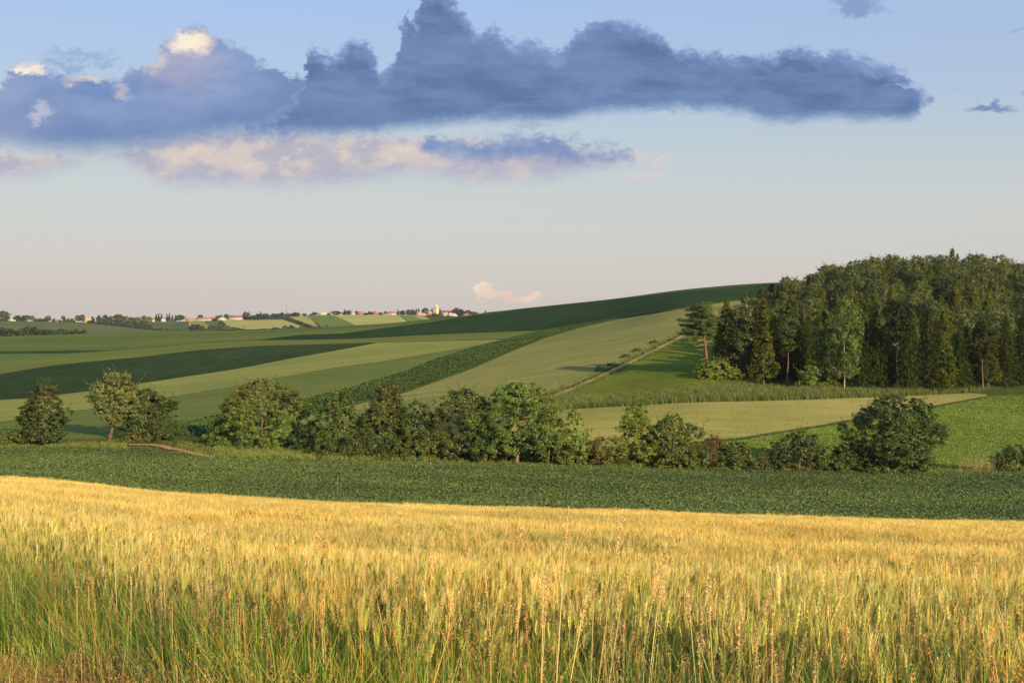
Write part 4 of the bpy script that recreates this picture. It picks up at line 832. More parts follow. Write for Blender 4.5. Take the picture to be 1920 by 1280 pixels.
    rr = random.Random(9)
    def tr(k, px, py, top, w, label, group=None, Y=Y0):
        x, Y_, z = far_pos(px, py, Y); zz = zr(px, py, Y_)
        z = zz if abs(zz-z) < 7 else z
        h = max(zr(px, top, Y_)-z, 1.2); v = rr.randrange(len(far_protos[k])); cm, tm = far_protos[k][v]
        t = empty(NM[k], (x, Y_, z-0.3), rr.uniform(0, 6.28)); sx = w/2/F*Y_/WD[k]/1.05; t.scale = (sx, sx, (h+.3)/HT[k]); tag(t, label, CT[k], group)
        obj('crown', cm, t); obj('trunk' if k != 'b' else 'stem', tm, t)
    L1 = 1690
    tr('r', 4, 604, 583, 26, 'large dark tree at the far left end of the skyline', Y=L1)
    g = 'trees of the left skyline row'
    tr('b', 14, 604, 590, 10, 'dark bush joined to the large tree at the far left', Y=L1)
    for i, px in enumerate((30, 37, 44)): tr('r', px, 603, 592, 10, 'one of the close dark trees right of the white skyline building', 'close dark trees right of the white skyline building', L1)
    tr('l', 51, 602, 591, 10, 'small round tree ending the close dark skyline row', Y=L1); tr('l', 60.5, 602, 592, 8, 'small round tree with clear trunk after the dark skyline row', Y=L1)
    for px in (68, 76, 83): tr('b', px, 604, 597, 11, 'one of the low bushes between the skyline row and the single tree', 'low bushes on the left skyline', L1)
    tr('l', 91, 604, 592, 10, 'single round tree left of the tiny reddish house', Y=L1); tr('b', 101, 605, 598, 8, 'dark shrub right of the single round tree', Y=L1)
    tr('b', 113, 605, 600, 7, 'low shrub right of the tiny reddish house', Y=L1)
    tr('l', 118.5, 601, 592, 7, 'small lollipop shaped tree on the left skyline', Y=L1)
    for px in (122, 129, 136): tr('b', px, 605, 597, 9, 'one of the pale shrubs left of the bushy pair of trees', 'pale shrubs on the left skyline', L1)
    tr('l', 146, 605, 591, 9, 'left tree of the bushy pair beside the yellow house', Y=L1); tr('l', 154, 605, 590, 9, 'right tree of the bushy pair touching the yellow house', Y=L1)
    tr('r', 173.5, 606, 594, 7, 'small tree just right of the yellow house', Y=L1+60)
    # dark hedge running down to the right
    for i in range(17):
        px = 170+i*11; py = float(poly(FL)(px))+1.0; tr('b', px, py, py-6.5+(i % 3), 13, 'one of the dark bushes in the hedge sloping down below the village', 'dark hedge bushes on the far left hill', 1690)
    tr('b', 314, 622.6, 616, 18, 'dark bush at the foot of the green village slope', Y=1720); tr('b', 341, 623, 619.5, 18, 'low dark bush ending the sloping hedge', Y=1720)
    for px, tp, w, lb in ((185, 592, 9, 'slim tree left of the trio above the sloping hedge'), (190, 596, 10, 'low round tree above the sloping hedge'), (198, 591, 11, 'taller dark tree in the trio above the sloping hedge'), (207, 593, 7, 'pointed small tree before the big round tree')): tr('r', px, 607, tp, w, lb, Y=Y0)
    tr('l', 221, 612, 590, 22, 'big round light green tree left of the village', Y=2000)
    for px, tp, w, lb in ((236, 593, 12, 'yellowish tree right of the big round tree'), (246, 595, 15, 'green tree in the mass right of the big round tree'), (258, 595, 14, 'wide tree in the middle of the mass before the first house'), (270, 592, 12, 'taller tree of the mass before the first house'), (279, 594, 12, 'last tree of the mass before the first house')): tr('l', px, 611, tp, w, lb, Y=2050)
    for px in (262, 240, 275, 228): tr('b', px, 614, 606, 16, 'one of the bushes below the tree mass left of the village', 'bushes below the left tree mass', 2000)
    for px, tp in ((293, 588), (298, 587.5), (303, 588)): tr('c', px, 603, tp, 6, 'one of three tight conifers between the first two houses', 'three tight conifers', Y0)
    for px, tp in ((313, 588), (317.5, 586.5), (323, 590), (329, 590)): tr('c', px, 603, tp, 5, 'one of the slim conifers right of the white gabled house', 'slim conifers right of the gabled house', Y0)
    tr('l', 337, 603, 590.5, 16, 'broad tree right of the slim conifers'); tr('r', 376, 597, 590, 9, 'dark tree behind the long white farmhouse', Y=Y0+50)
    tr('r', 407, 603, 592, 9, 'tree between the farm row and the little white house'); tr('r', 414, 598, 591, 9, 'dark tree behind the little white house', Y=Y0+30); tr('r', 425, 600, 589, 12, 'dark tree left of the red roofed farmhouse')
    tr('r', 461, 603, 585, 12, 'tall round tree right of the red roofed farmhouse'); tr('c', 467, 590, 584, 5, 'pointed treetop behind the tall house', Y=Y0+80)
    tr('c', 489, 598, 584, 5, 'pointed conifer rising from the copse', Y=Y0+30)
    for i, (px, py, tp, w) in enumerate(((465, 606, 595, 16), (475, 606, 591, 18), (486, 604, 589, 18), (497, 603, 589, 18), (505, 602, 592, 14), (481, 606, 595, 16), (498, 600, 588, 16))): tr('r', px, py, tp, w, 'one of the crowded trees of the village copse', 'crowded trees of the village copse', Y0-60)
    for px, tp, w in ((513, 587.5, 12), (521, 588, 12), (530, 586.5, 12), (540, 587, 10)): tr('r', px, 597, tp, w, 'one of the ridge trees left of the mast foot', 'ridge trees at the mast foot', Y0-10)
    for px, tp, w in ((548, 587, 10), (555, 585.5, 14)): tr('r', px, 594, tp, w, 'one of the dark ridge trees just right of the mast', 'dark ridge trees right of the mast', Y0)
    tr('r', 571, 592, 587.5, 9, 'small dark ridge tree above the green slope'); tr('r', 590, 591, 585, 10, 'dark ridge tree left of the yellow white bungalow'); tr('b', 583, 592, 588.5, 8, 'low ridge shrub left of the yellow white bungalow'); tr('b', 616, 591, 587, 7, 'low shrub right of the yellow white bungalow')
    for i in range(9):
        q = i/8; px = 532+q*50; py = 597+q*16.5; tr('b', px, py, py-6+q*2, 10, 'one of the dark bushes in the hedge running down from the mast', 'hedge running down from the mast', None)
    for px, w in ((370, 20), (363, 14)): tr('b', px, 616, 608, w, 'one of two grey green bushes below the long white farmhouse', 'two bushes below the long farmhouse', None)
    for px, py, tp, w, lb in ((380, 621, 611, 12, 'round bush between two yellow patches'), (398, 620, 611, 18, 'left bush of the large dark thicket'), (408, 620, 610, 20, 'middle bush of the large dark thicket'), (418, 620, 612, 16, 'right bush of the large dark thicket'), (415, 609, 601, 11, 'bush on the green slope below the little white house'), (419, 611, 607, 6, 'tiny bush on the green slope'), (427, 614, 612, 6, 'tiny shrub at the field corner'), (449, 619, 614, 12, 'bush in the hollow below the pale field'), (458, 619, 613, 12, 'rounder bush in the hollow below the pale field'), (494, 618, 616, 14, 'low bush at the lower edge of the pale field'), (517, 617, 614, 14, 'flat bush right of the lower pale field'), (534, 616, 610.5, 10, 'left round bush at the corner of the pale field'), (547, 616, 610, 12, 'right round bush at the corner of the pale field'), (565, 615, 612, 8, 'small bush at the end of the mast hedge'), (598, 614, 610, 4, 'tiny bush on the crest below the fresh green slope'), (613, 613, 609.5, 5, 'second tiny bush on the crest below the green slope')): tr('b', px, py, tp, w, lb, Y=None if py < 619 else 1760)
    for px, tp, w, lb in ((630, 583, 18, 'wide low dark tree clump on the ridge'), (646, 580, 6, 'pointed dark tree starting the tall ridge clump'), (653, 582, 14, 'broad dark tree of the tall ridge clump')): tr('r' if w > 8 else 'c', px, 590, tp, w, lb)
    tr('r', 668.5, 590, 583, 6, 'narrow dark tree between two ridge houses'); tr('r', 694, 590, 584, 12, 'dark round tree left of the low orange house'); tr('b', 685, 590, 586.5, 10, 'low shrubs left of the dark round tree'); tr('c', 702.5, 586, 583, 3, 'tiny treetop behind the low orange house')
    tr('l', 723, 590, 583.5, 8, 'green tree left of the red roofed white house'); tr('b', 714, 590, 586, 9, 'low shrub right of the low orange house')
    tr('c', 746, 590, 580, 5, 'pointed dark tree right of the red roofed white house'); tr('r', 755, 590, 582.5, 12, 'rounded dark tree after the pointed tree')
    for px, tp, w in ((765, 580, 6), (771, 580.5, 10), (776, 581, 7)): tr('r', px, 591, tp, w, 'one of the trees above the short green strip', 'trees above the short green strip', Y0)
    tr('c', 780.5, 591, 578, 6, 'tall conifer left of the village houses', Y=Y0+10); tr('c', 785, 586, 577.5, 4, 'conifer top behind the pale brown roof', Y=Y0+40); tr('r', 797, 589, 577, 11, 'tall tree behind the beige gabled house', Y=Y0+20); tr('r', 803, 592, 584, 6, 'small tree between the gabled house and the church'); tr('b', 810, 584, 580, 8, 'treetop left behind the church', Y=Y0+50)
    tr('c', 825, 590, 578, 5, 'dark conifer right beside the church')
    for px, py, tp, w in ((814, 596, 587, 9), (821, 597, 589, 10), (826, 596, 586, 9), (812, 599, 593, 10), (804, 599, 594, 9)): tr('r', px, py, tp, w, 'one of the dark trees between the church and the yellow field corner', 'dark trees below the church', Y0-120)
    for px, py, tp, w in ((852, 589, 579, 9), (858, 592, 578, 14), (866, 592, 580, 14), (861, 594, 585, 12), (869, 593, 584, 10)): tr('r', px, py, tp, w, 'one of the big green trees right of the red roofs', 'big green trees right of the red roofs', Y0-20)
    for px, tp, w in ((877, 581, 9), (882, 583, 8), (888, 584, 7), (893, 585, 7)): tr('r', px, 590, tp, w, 'one of the trees dwindling along the ridge to the right', 'dwindling ridge trees on the right', Y0-20)
    tr('c', 910, 588, 582, 5, 'single tiny conifer on the ridge right of the village', Y=1150)
    # dark thicket in front of the far left hill, beyond the barley crest
    g = 'dark hedge trees beyond the left barley crest'
    for i, (px, tp, w) in enumerate(((-8, 616, 24), (6, 615, 22), (18, 616, 20), (27, 619, 16), (40, 616, 20), (50, 613.5, 18), (57, 612.5, 14), (64, 614, 16), (72, 617, 18), (79, 615, 8), (88, 618, 18), (98, 619, 14), (107, 619, 12), (115, 616, 15), (124, 618, 12), (131, 620, 12), (142, 617, 10), (150, 621, 10), (158, 618.5, 11))):
        tr('r' if i % 3 else 'b', px, 632-px*.02, tp, w, 'one of the dark hedge trees beyond the left barley crest', g, 960)
village()

# ------------------------------------------------------------------ scattered crops and grasses
def scatter(name, protos, P, rz, scl, idx, label, tilt=None):
    pc = bpy.data.collections.new(name+'_sources')
    for i, me in enumerate(protos):
        o = bpy.data.objects.new('src_%02d' % i, me); pc.objects.link(o)
    me = bpy.data.meshes.new(name); n = len(P); me.vertices.add(n); me.vertices.foreach_set('co', np.asarray(P, np.float32).ravel())
    rot = np.zeros((n, 3), np.float32); rot[:, 2] = rz
    if tilt is not None: rot[:, 0] = tilt[:, 0]; rot[:, 1] = tilt[:, 1]
    a = me.attributes.new('rot', 'FLOAT_VECTOR', 'POINT'); a.data.foreach_set('vector', rot.ravel())
    a = me.attributes.new('scl', 'FLOAT', 'POINT'); a.data.foreach_set('value', np.asarray(scl, np.float32))
    a = me.attributes.new('idx', 'INT', 'POINT'); a.data.foreach_set('value', np.asarray(idx, np.int32))
    o = obj(name, me); tag(o, label, kind='stuff')
    ng = bpy.data.node_groups.new(name+'_nodes', 'GeometryNodeTree')
    ng.interface.new_socket('Geometry', in_out='INPUT', socket_type='NodeSocketGeometry'); ng.interface.new_socket('Geometry', in_out='OUTPUT', socket_type='NodeSocketGeometry')
    N = ng.nodes; gi = N.new('NodeGroupInput'); go = N.new('NodeGroupOutput'); ip = N.new('GeometryNodeInstanceOnPoints'); ci = N.new('GeometryNodeCollectionInfo')
    ci.inputs['Collection'].default_value = pc; ci.inputs['Separate Children'].default_value = True; ci.inputs['Reset Children'].default_value = True
    def at(nm, typ):
        q = N.new('GeometryNodeInputNamedAttribute'); q.data_type = typ; q.inputs['Name'].default_value = nm; return q.outputs[0]
    l = ng.links.new; l(gi.outputs[0], ip.inputs['Points']); l(ci.outputs[0], ip.inputs['Instance']); ip.inputs['Pick Instance'].default_value = True
    l(at('idx', 'INT'), ip.inputs['Instance Index']); l(at('scl', 'FLOAT'), ip.inputs['Scale'])
    er = N.new('FunctionNodeEulerToRotation'); l(at('rot', 'FLOAT_VECTOR'), er.inputs[0]); l(er.outputs[0], ip.inputs['Rotation'])
    l(ip.outputs[0], go.inputs[0])
    md = o.modifiers.new('scatter', 'NODES'); md.node_group = ng
    return o

def ribbon(mb, pts, w, side, col):
    pts = np.asarray(pts, float); w = np.broadcast_to(w, (len(pts),))[:, None]; side = np.asarray(side, float)
    V = np.concatenate([pts-side*w/2, pts+side*w/2]); n = len(pts); q = np.arange(n-1)
    mb.add(V, np.stack([q, q+1, q+n+1, q+n], 1), col)
def wheat_tuft(seed, n, rad, detail, earcol='#d8c06a'):
    rng = np.random.default_rng(seed); mb = MB()
    green = np.array(lin('#8e9848')); ear = np.array(lin(earcol)); straw = np.array(lin('#b3a850'))
    for k in range(n):
        x, y = rng.normal(size=2)*rad*0.55; h = rng.uniform(.70, .88) if not detail or rng.random() < .6 else rng.uniform(.42, .75); th = rng.uniform(0, 6.28); ln = rng.uniform(.02, .09); lx, ly = math.cos(th)*ln, math.sin(th)*ln
        lx += 0.03
        s = np.array([x, y, -0.05]); t = np.array([x+lx, y+ly, h]); m = (s+t)/2+np.array([-lx*.25, -ly*.25, 0])
        sd = np.array([1, rng.uniform(-.6, .6), 0]); sd /= np.linalg.norm(sd); cv = rng.uniform(.85, 1.15)
        ribbon(mb, [s, m, t], 0.0045 if detail else .008, sd, [green*cv*.9]*1)
        d = np.array([lx*2.2+rng.normal()*.1, ly*2.2+rng.normal()*.1, 1.0]); d /= np.linalg.norm(d); L = rng.uniform(.07, .1); e = t+d*L
        gold = ear*rng.uniform(.8, 1.15)*(np.array([.82, .97, .7]) if rng.random() < .5 else 1)
        a = np.cross(d, (0, 1, 0)); a /= np.linalg.norm(a); b = np.cross(d, a)
        if detail:
            for j in range(9):
                p = t+d*L*(j+.5)/9; sg = 1 if j % 2 else -1; w = .011*(1-.35*abs(j-4)/4)
                tip = p+d*.016+a*sg*w
                mb.add([p-d*.006, p+a*sg*w+b*.004, tip+d*.006, p+a*sg*.001-b*.006], [(0, 1, 2, 3)], gold*rng.uniform(.8, 1.2))
                mb.add([p-d*.006, p+b*sg*w*.8, p+d*.016+b*sg*w*.5, p-b*sg*.002+a*.004], [(0, 1, 2, 3)], gold*rng.uniform(.75, 1.1))
                if j > 2 or j % 2: ribbon(mb, [tip, tip+d*rng.uniform(.04, .075)+a*sg*.012+b*rng.normal()*.012], [.0016, .0005], a, gold*1.1)
        else:
            w = .016; mb.add([t, t+a*w/2+d*L*.35, e, t-a*w/2+d*L*.35, t+b*w/2+d*L*.35, t-b*w/2+d*L*.35], [(0, 1, 2, 3), (0, 4, 2, 5)], gold)
            for j in range(3): ribbon(mb, [t+d*L*.5, e+d*rng.uniform(.04, .07)+a*rng.normal()*.02+b*rng.normal()*.02], [.004, .001], a, gold*1.1)
        for j in range(2 if detail else 1):
            z0 = h*rng.uniform(.3, .8); p0 = s+(t-s)*(z0/h); th = rng.uniform(0, 6.28); dv = np.array([math.cos(th), math.sin(th), 0]); l = rng.uniform(.14, .24); sd2 = np.array([-dv[1], dv[0], .3])
            ribbon(mb, [p0, p0+dv*l*.45+np.array([0, 0, l*.55]), p0+dv*l+np.array([0, 0, l*.35])], [.008, .008, .001] if detail else [.012, .012, .002], sd2, green*rng.uniform(.7, 1.1) if rng.random() < .7 else straw)
    return mb.me('wheat_tuft', M_wheat)
def grass_tuft(seed, n, rad, hmin, hmax, cols, wd=.006, seedhead=0.0, headcol='#c08a50', bend=.35, mat=None):
    rng = np.random.default_rng(seed); mb = MB()
    for k in range(n):
        x, y = rng.normal(size=2)*rad*.6; h = rng.uniform(hmin, hmax); th = rng.uniform(0, 6.28); dv = np.array([math.cos(th), math.sin(th), 0]); bd = rng.random()*bend*h
        q = np.linspace(0, 1, 5)[:, None]; p = np.array([x, y, -.03])+q*np.array([0, 0, h])*(1-.25*q*bd/h)+dv*bd*q**2.2
        c = np.array(cols[rng.integers(len(cols))])*rng.uniform(.75, 1.25); sd = np.array([-dv[1]+.2, dv[0], 0])+np.array([.5, 0, 0]); sd /= np.linalg.norm(sd)
        head = rng.random() < seedhead
        if head:
            ribbon(mb, p, .003, sd, np.array(lin('#b9a25c'))*rng.uniform(.8, 1.2)); hc = np.array(lin(headcol))
            d = p[-1]-p[-2]; d /= np.linalg.norm(d); L = rng.uniform(.06, .15); m = 30; qq = rng.random(m); wdt = .0045*np.sin(PI*np.clip(qq, .1, .95))
            P = p[-1]-d*L*.3+d*(qq*L)[:, None]+rng.normal(size=(m, 3))*wdt[:, None]
            mb.leaves(P, rng.normal(size=(m, 3)), .011, .003, hc*rng.uniform(.7, 1.3, (m, 1)), rng)
        else: ribbon(mb, p, wd*np.array([.8, 1, .9, .6, .08]), sd, c)
    return mb.me('grass_tuft', mat or M_grass)
def beet_plant(seed, n, L, col, cols2=None):
    rng = np.random.default_rng(seed); mb = MB(); c0 = np.array(lin(col))
    for k in range(n):
        th = rng.uniform(0, 6.28); el = rng.uniform(.25, 1.25); dv = np.array([math.cos(th)*math.cos(el), math.sin(th)*math.cos(el), math.sin(el)]); l = L*rng.uniform(.7, 1.2)
        sd = np.array([-math.sin(th), math.cos(th), 0]); q = np.array([0, .35, .7, 1])[:, None]; p = dv*l*q+np.array([0, 0, -.35*l])*q**2.2+rng.normal(size=3)*.03
        ribbon(mb, p, l*np.array([.06, .22, .38, .04])*1.1, sd, c0*rng.uniform(.7, 1.35))
    return mb.me('beet_plant', M_beet)

rngS = np.random.default_rng(12)
def region(n_max, dens, pxr, top, bot, ymin, h=0.0):
    """uniform random ground points inside an outline; dens per m2"""
    px = rngS.uniform(pxr[0], pxr[1], 400); px.sort(); Yt, _ = hit(px, poly(top)(px), ymin, h); Yb, _ = hit(px, poly(bot)(px), ymin, h)
    A = np.mean((Yt**2-Yb**2)/2)/F*(pxr[1]-pxr[0]); n = int(min(n_max, max(10, A*dens)))
    out = []
    m = n*3; pp = rngS.uniform(pxr[0], pxr[1], m); yt = np.interp(pp, px, Yt); yb = np.interp(pp, px, Yb); ymx = Yt.max(); ymn = Yb.min()
    while len(out) < n:
        pp = rngS.uniform(pxr[0], pxr[1], m); Y = np.sqrt(rngS.uniform(ymn**2, ymx**2, m)); yt = np.interp(pp, px, Yt); yb = np.interp(pp, px, Yb); ok = (Y > yb) & (Y < yt)
        if not ok.any(): break
        out += list(zip(pp[ok], Y[ok]))
    a = np.array(out[:n]); x = (a[:, 0]-960)/F*a[:, 1]; return np.column_stack([x, a[:, 1], tz(x, a[:, 1])])

def verge_edge(x): return np.interp(x, [-9, -6, -4, -2.6, -1.2, 0.2, 1.2, 2.4, 6], [14, 12.5, 10.3, 8.2, 6.4, 5.2, 4.5, 4.1, 4.0])
def crops():
    # wheat near: detailed tufts; further: coarser ones
    near = [wheat_tuft(300+i, 9, .13, True, ['#dcc87c', '#d2c676', '#e0c880', '#ccc270', '#d8be72', '#e0cc86'][i]) for i in range(6)]; farp = [wheat_tuft(320+i, 16, .26, False, ['#e6c480', '#e6c27c', '#dcc078', '#e8c888', '#dabe74'][i]) for i in range(5)]
    pts = []
    def grid(y0, y1, dens, wide):
        n = int(dens*(0.5*(y1**2-y0**2)*wide+4*(y1-y0))); Y = np.sqrt(rngS.uniform(y0**2, y1**2, n)); x = rngS.uniform(-1, 1, n)*(Y*wide/2+2.0); return x, Y
    for y0, y1, d, k in ((4, 11, 62, 0), (11, 22, 40, 0), (22, 42, 13, 1), (42, WY-.5, 9, 1)):
        x, Y = grid(y0, y1, d, 1.02)
        ok = Y > verge_edge(x)+np.abs(rngS.normal(size=len(x)))*.5-.25+.3*np.sin(x*2.7)
        # thin wheel gaps and lodged patches keep the field uneven
        pn = np.sin(x*.9+Y*.35)*np.sin(Y*.8-x*.3); ok &= (rngS.random(len(x)) > np.where(pn > .7, .35, .0))
        x, Y = x[ok], Y[ok]; idx = rngS.integers(0, 6, len(x)) if k == 0 else 6+rngS.integers(0, 5, len(x))
        if k == 0: idx = np.where(rngS.random(len(x)) < np.clip((Y-11)/22, 0, 1), 6+rngS.integers(0, 5, len(x)), idx)
        hh = 1.0+.07*np.sin(x*.5+1)*np.sin(Y*.33)+rngS.normal(size=len(x))*.05
        pts.append((x, Y, idx, hh))
    x = np.concatenate([p[0] for p in pts]); Y = np.concatenate([p[1] for p in pts]); idx = np.concatenate([p[2] for p in pts]); hh = np.concatenate([p[3] for p in pts])
    # the far tufts have to sort after the near ones: names src_00.. keep that order
    tilt = np.column_stack([rngS.normal(size=len(x))*.06, .05+rngS.normal(size=len(x))*.06])
    scatter('wheat_crop', near+farp, np.column_stack([x, Y, tz(x, Y)]), rngS.uniform(-.9, .9, len(x)), hh, idx, 'ripening golden wheat filling the sloping foreground', tilt)
    print('wheat', len(x))
    # beet field just beyond the wheat
    bt = [beet_plant(340+i, 15, .36, '#6a7b3f') for i in range(5)]
    B1t = [(-60, 838), (0, 838), (200, 840), (240, 846), (330, 850), (400, 859), (560, 863), (740, 864), (800, 867), (1000, 872), (1200, 876), (1400, 881), (1560, 885), (1960, 887), (2060, 890)]
    B1b = [(-60, 915), (0, 918), (353, 940), (960, 962), (1920, 988), (2060, 992)]
    P = region(105000, 8.5, (-40, 1980), B1t, B1b, 76.5, 0)
    P[:, 1] = np.round(P[:, 1]/.9+.1*np.sin(P[:, 0]*.05))*.9+rngS.normal(size=len(P))*.14; P[:, 2] = tz(P[:, 0], P[:, 1])
    scatter('beet_crop', bt, P, rngS.uniform(0, 6.28, len(P)), rngS.uniform(.8, 1.2, len(P)), rngS.integers(0, 5, len(P)), 'dark green leafy crop between the wheat and the hedge')
    print('beet', len(P))
    field('beet_field', B1t, B1b, field_mat('beet_soil', (.03, .045, .014), (.045, .055, .02), 2, .1, .5), 0.06, ymin=76.2, label='dark soil under the leafy crop beyond the wheat', rows=30)  # dark green sheet beneath the beet plants
    bb = [beet_plant(350+i, 11, .4, '#84954a') for i in range(5)]
    P = region(32000, 4.2, (1345, 1985), B2t, B2b, 174, .25)
    scatter('beet_crop', bb, P+np.array([0, 0, .06]), rngS.uniform(0, 6.28, len(P)), rngS.uniform(.8, 1.3, len(P)), rngS.integers(0, 5, len(P)), 'bright green beet leaves on the right behind the hedge')
    sb = [beet_plant(360+i, 14, .8, '#50662f') for i in range(4)]
    P = region(22000, 1.9, (328, 1150), S_t, S_b, 185, .3)
    scatter('beet_crop', sb, P+np.array([0, 0, .55]), rngS.uniform(0, 6.28, len(P)), rngS.uniform(.7, 1.2, len(P)), rngS.integers(0, 4, len(P)), 'leafy plants of the narrow strip sweeping up the hillside')
    # grass along the hedge
    G = [lin('#6f8a34'), lin('#5f7a2c'), lin('#86903f'), lin('#9a8f4c')]
    tall = [grass_tuft(370+i, 26, .5, .5, 1.1, G, .035, .0, bend=.4) for i in range(4)]
    tops = [(-60, 820), (0, 824), (100, 826), (200, 824), (300, 822), (330, 815), (400, 828), (600, 845), (800, 857), (1000, 866), (1200, 870), (1400, 874), (1700, 878), (1980, 878)]
    P = region(16000, 2.6, (-40, 1980), tops, B1t, 100)
    s = rngS.uniform(.45, 1.0, len(P)); pxs = P[:, 0]/P[:, 1]*F+960; s *= np.where((pxs > 330) & (pxs < 820), 1.15, .62)
    pth = (pxs > 235) & (pxs < 405); s = np.where(pth, s*.4, s)
    scatter('verge_grass', tall, P, rngS.uniform(0, 6.28, len(P)), s, rngS.integers(0, 4, len(P)), 'tall green grass growing along the foot of the hedge')
    # reed like bank under the wood
    rt = [grass_tuft(380+i, 34, .6, .9, 2.0, [lin('#5c7a2c'), lin('#4c6826'), lin('#7a8438'), lin('#8b8048')], .05, .0, bend=.3) for i in range(4)]
    P = region(9000, 2.2, (1000, 1840), [(1000, 757), (1080, 752), (1190, 743), (1300, 736), (1400, 734), (1500, 734), (1640, 738), (1760, 738), (1840, 736)], [(1000, 776), (1060, 769), (1140, 764.5), (1300, 757), (1520, 751), (1700, 744), (1790, 739), (1840, 738)], 200)
    scatter('bank_grass', rt, P, rngS.uniform(0, 6.28, len(P)), rngS.uniform(.6, 1.1, len(P)), rngS.integers(0, 4, len(P)), 'tall rough grass on the bank below the wood')
    # short grass under the wood and on the meadow's rim
    P = region(5000, 1.2, (1300, 1900), [(1300, 722), (1400, 712), (1500, 718), (1640, 724), (1760, 726), (1835, 722), (1900, 716)], [(1300, 738), (1400, 734), (1500, 734), (1640, 738), (1760, 738), (1840, 736), (1900, 728)], 200)
    scatter('bank_grass', rt, P, rngS.uniform(0, 6.28, len(P)), rngS.uniform(.3, .6, len(P)), rngS.integers(0, 4, len(P)), 'short bright grass before the trunks of the wood')
    # grass beside the track
    k = rngS.integers(0, len(TRK)-1, 900); off = rngS.normal(size=900)*.7+3.0; t = np.gradient(TRK, axis=0); t /= np.linalg.norm(t, axis=1, keepdims=True)
    q = TRK[k]+np.stack([-t[k, 1], t[k, 0]], 1)*off[:, None]+rngS.normal(size=(900, 2))*.8
    q2 = TRK[k]-np.stack([-t[k, 1], t[k, 0]], 1)*(off[:, None]*.6)
    q = np.concatenate([q, q2[:350]])
    scatter('verge_grass', rt, np.column_stack([q, tz(q[:, 0], q[:, 1])]), rngS.uniform(0, 6.28, len(q)), rngS.uniform(.3, .65, len(q)), rngS.integers(0, 4, len(q)), 'dark grass fringe beside the hillside track')
    # dry reeds at the right of the hedge: a single clump
    Yd, ud = hit([1832], [886], 150); Yd = float(Yd[0]); xd = float(ud[0])*Yd; rg = np.random.default_rng(77); mb = MB()
    for j in range(110):
        bx, by = rg.normal()*1.5, rg.normal()*.6; hh = rg.uniform(1.2, 3.6); lx = rg.normal()*.25
        ribbon(mb, [(bx, by, -.1), (bx+lx*.4, by, hh*.5), (bx+lx, by, hh)], [.03, .025, .01], (1, 0, 0), np.array(lin('#948254'))*rg.uniform(.6, 1.2))
    o = obj('dry_reeds', mb.me('dry_reeds', M_grass)); o.location = (xd, Yd, float(tz(xd, Yd))); tag(o, 'clump of dry tan stalks right of the big broad tree', 'reeds')
    # foreground verge
    GC = [lin('#86a63e'), lin('#9cb44c'), lin('#6a8e38'), lin('#a8ac54'), lin('#92ac46')]
    DR = [lin('#c09a58'), lin('#a98c4e'), lin('#d0aa66')]
    g1 = [grass_tuft(400+i, 30, .12, .3, .62, GC, .007, .02, '#b98f5c', bend=.5) for i in range(5)]
    g2 = [grass_tuft(410+i, 22, .14, .45, .8, GC[:3]+DR[:1], .005, .08, '#c9a068', bend=.4) for i in range(4)]
    g3 = [grass_tuft(420+i, 26, .14, .2, .42, DR+GC[:3], .004, .22, '#b98a5a', bend=.7) for i in range(3)]
    g5 = [grass_tuft(450+i, 16, .1, .3, .55, GC, .013, 0, bend=.95) for i in range(3)]
    g6 = [grass_tuft(460+i, 26, .12, .28, .5, [lin('#bf985c'), lin('#b58e54'), lin('#a8a456')], .003, .75, '#c99e66', bend=.6) for i in range(3)]
    g4 = [grass_tuft(430+i, 5, .08, .85, 1.15, DR, .003, .95, '#dcae74', bend=.22) for i in range(4)]
    n = 11000; Y = rngS.uniform(2.2, 12, n); x = rngS.uniform(-1, 1, n)*(Y*.5+1.2); e = verge_edge(x)
    ok = Y < e+.1+np.abs(rngS.normal(size=n))*.45; x, Y, e = x[ok], Y[ok], e[ok]
    r = rngS.random(len(x)); dry = (Y < 7.5+.35*np.sin(x*3)) & (x < -.22*Y+.3*np.sin(Y*5))
    idx = np.where(r < .78, rngS.integers(0, 5, len(x)), np.where(r < .90, 5+rngS.integers(0, 4, len(x)), 9+rngS.integers(0, 3, len(x))))
    idx = np.where((r > .62) & (r < .76), 12+rngS.integers(0, 3, len(x)), idx); idx = np.where(dry & (rngS.random(len(x)) < .72), 15+rngS.integers(0, 3, len(x)), idx)
    clump = np.sin(x*2.3+1)*np.sin(Y*2.1+.5+x); sc = (1.0+.18*clump)*rngS.uniform(.75, 1.2, len(x))*np.interp(Y-e, [-2.5, -.6, .5], [.85, 1.15, 1.35])
    scatter('verge_grass', g1+g2+g3+g5+g6, np.column_stack([x, Y, tz(x, Y)]), rngS.uniform(0, 6.28, len(x)), sc, idx, 'mixed green and tan grasses at the near edge of the wheat')
    n = 2600; xx = rngS.uniform(-5.5, 3.0, n); YY = verge_edge(xx)+rngS.normal(size=n)*.4-.15; ok = np.abs(xx) < YY*.52; xx, YY = xx[ok], YY[ok]
    scatter('verge_grass', g1+g2, np.column_stack([xx, YY, tz(xx, YY)]), rngS.uniform(0, 6.28, len(xx)), rngS.uniform(.95, 1.5, len(xx)), rngS.integers(0, 7, len(xx)), 'taller green grass pushing in among the front wheat stems')
    # straw coloured oat grass mixed through the first metres of wheat
    n = 130; x = rngS.uniform(-3.4, 3.4, n); Y = verge_edge(x)+np.abs(rngS.normal(size=n))*.8-.5; ok = np.abs(x) < Y*.5; x, Y = x[ok], Y[ok]
    scatter('oat_grass', g4, np.column_stack([x, Y, tz(x, Y)]), rngS.uniform(0, 6.28, len(x)), rngS.uniform(.72, .98, len(x)), rngS.integers(0, 4, len(x)), 'straw coloured grass stalks rising through the wheat edge')
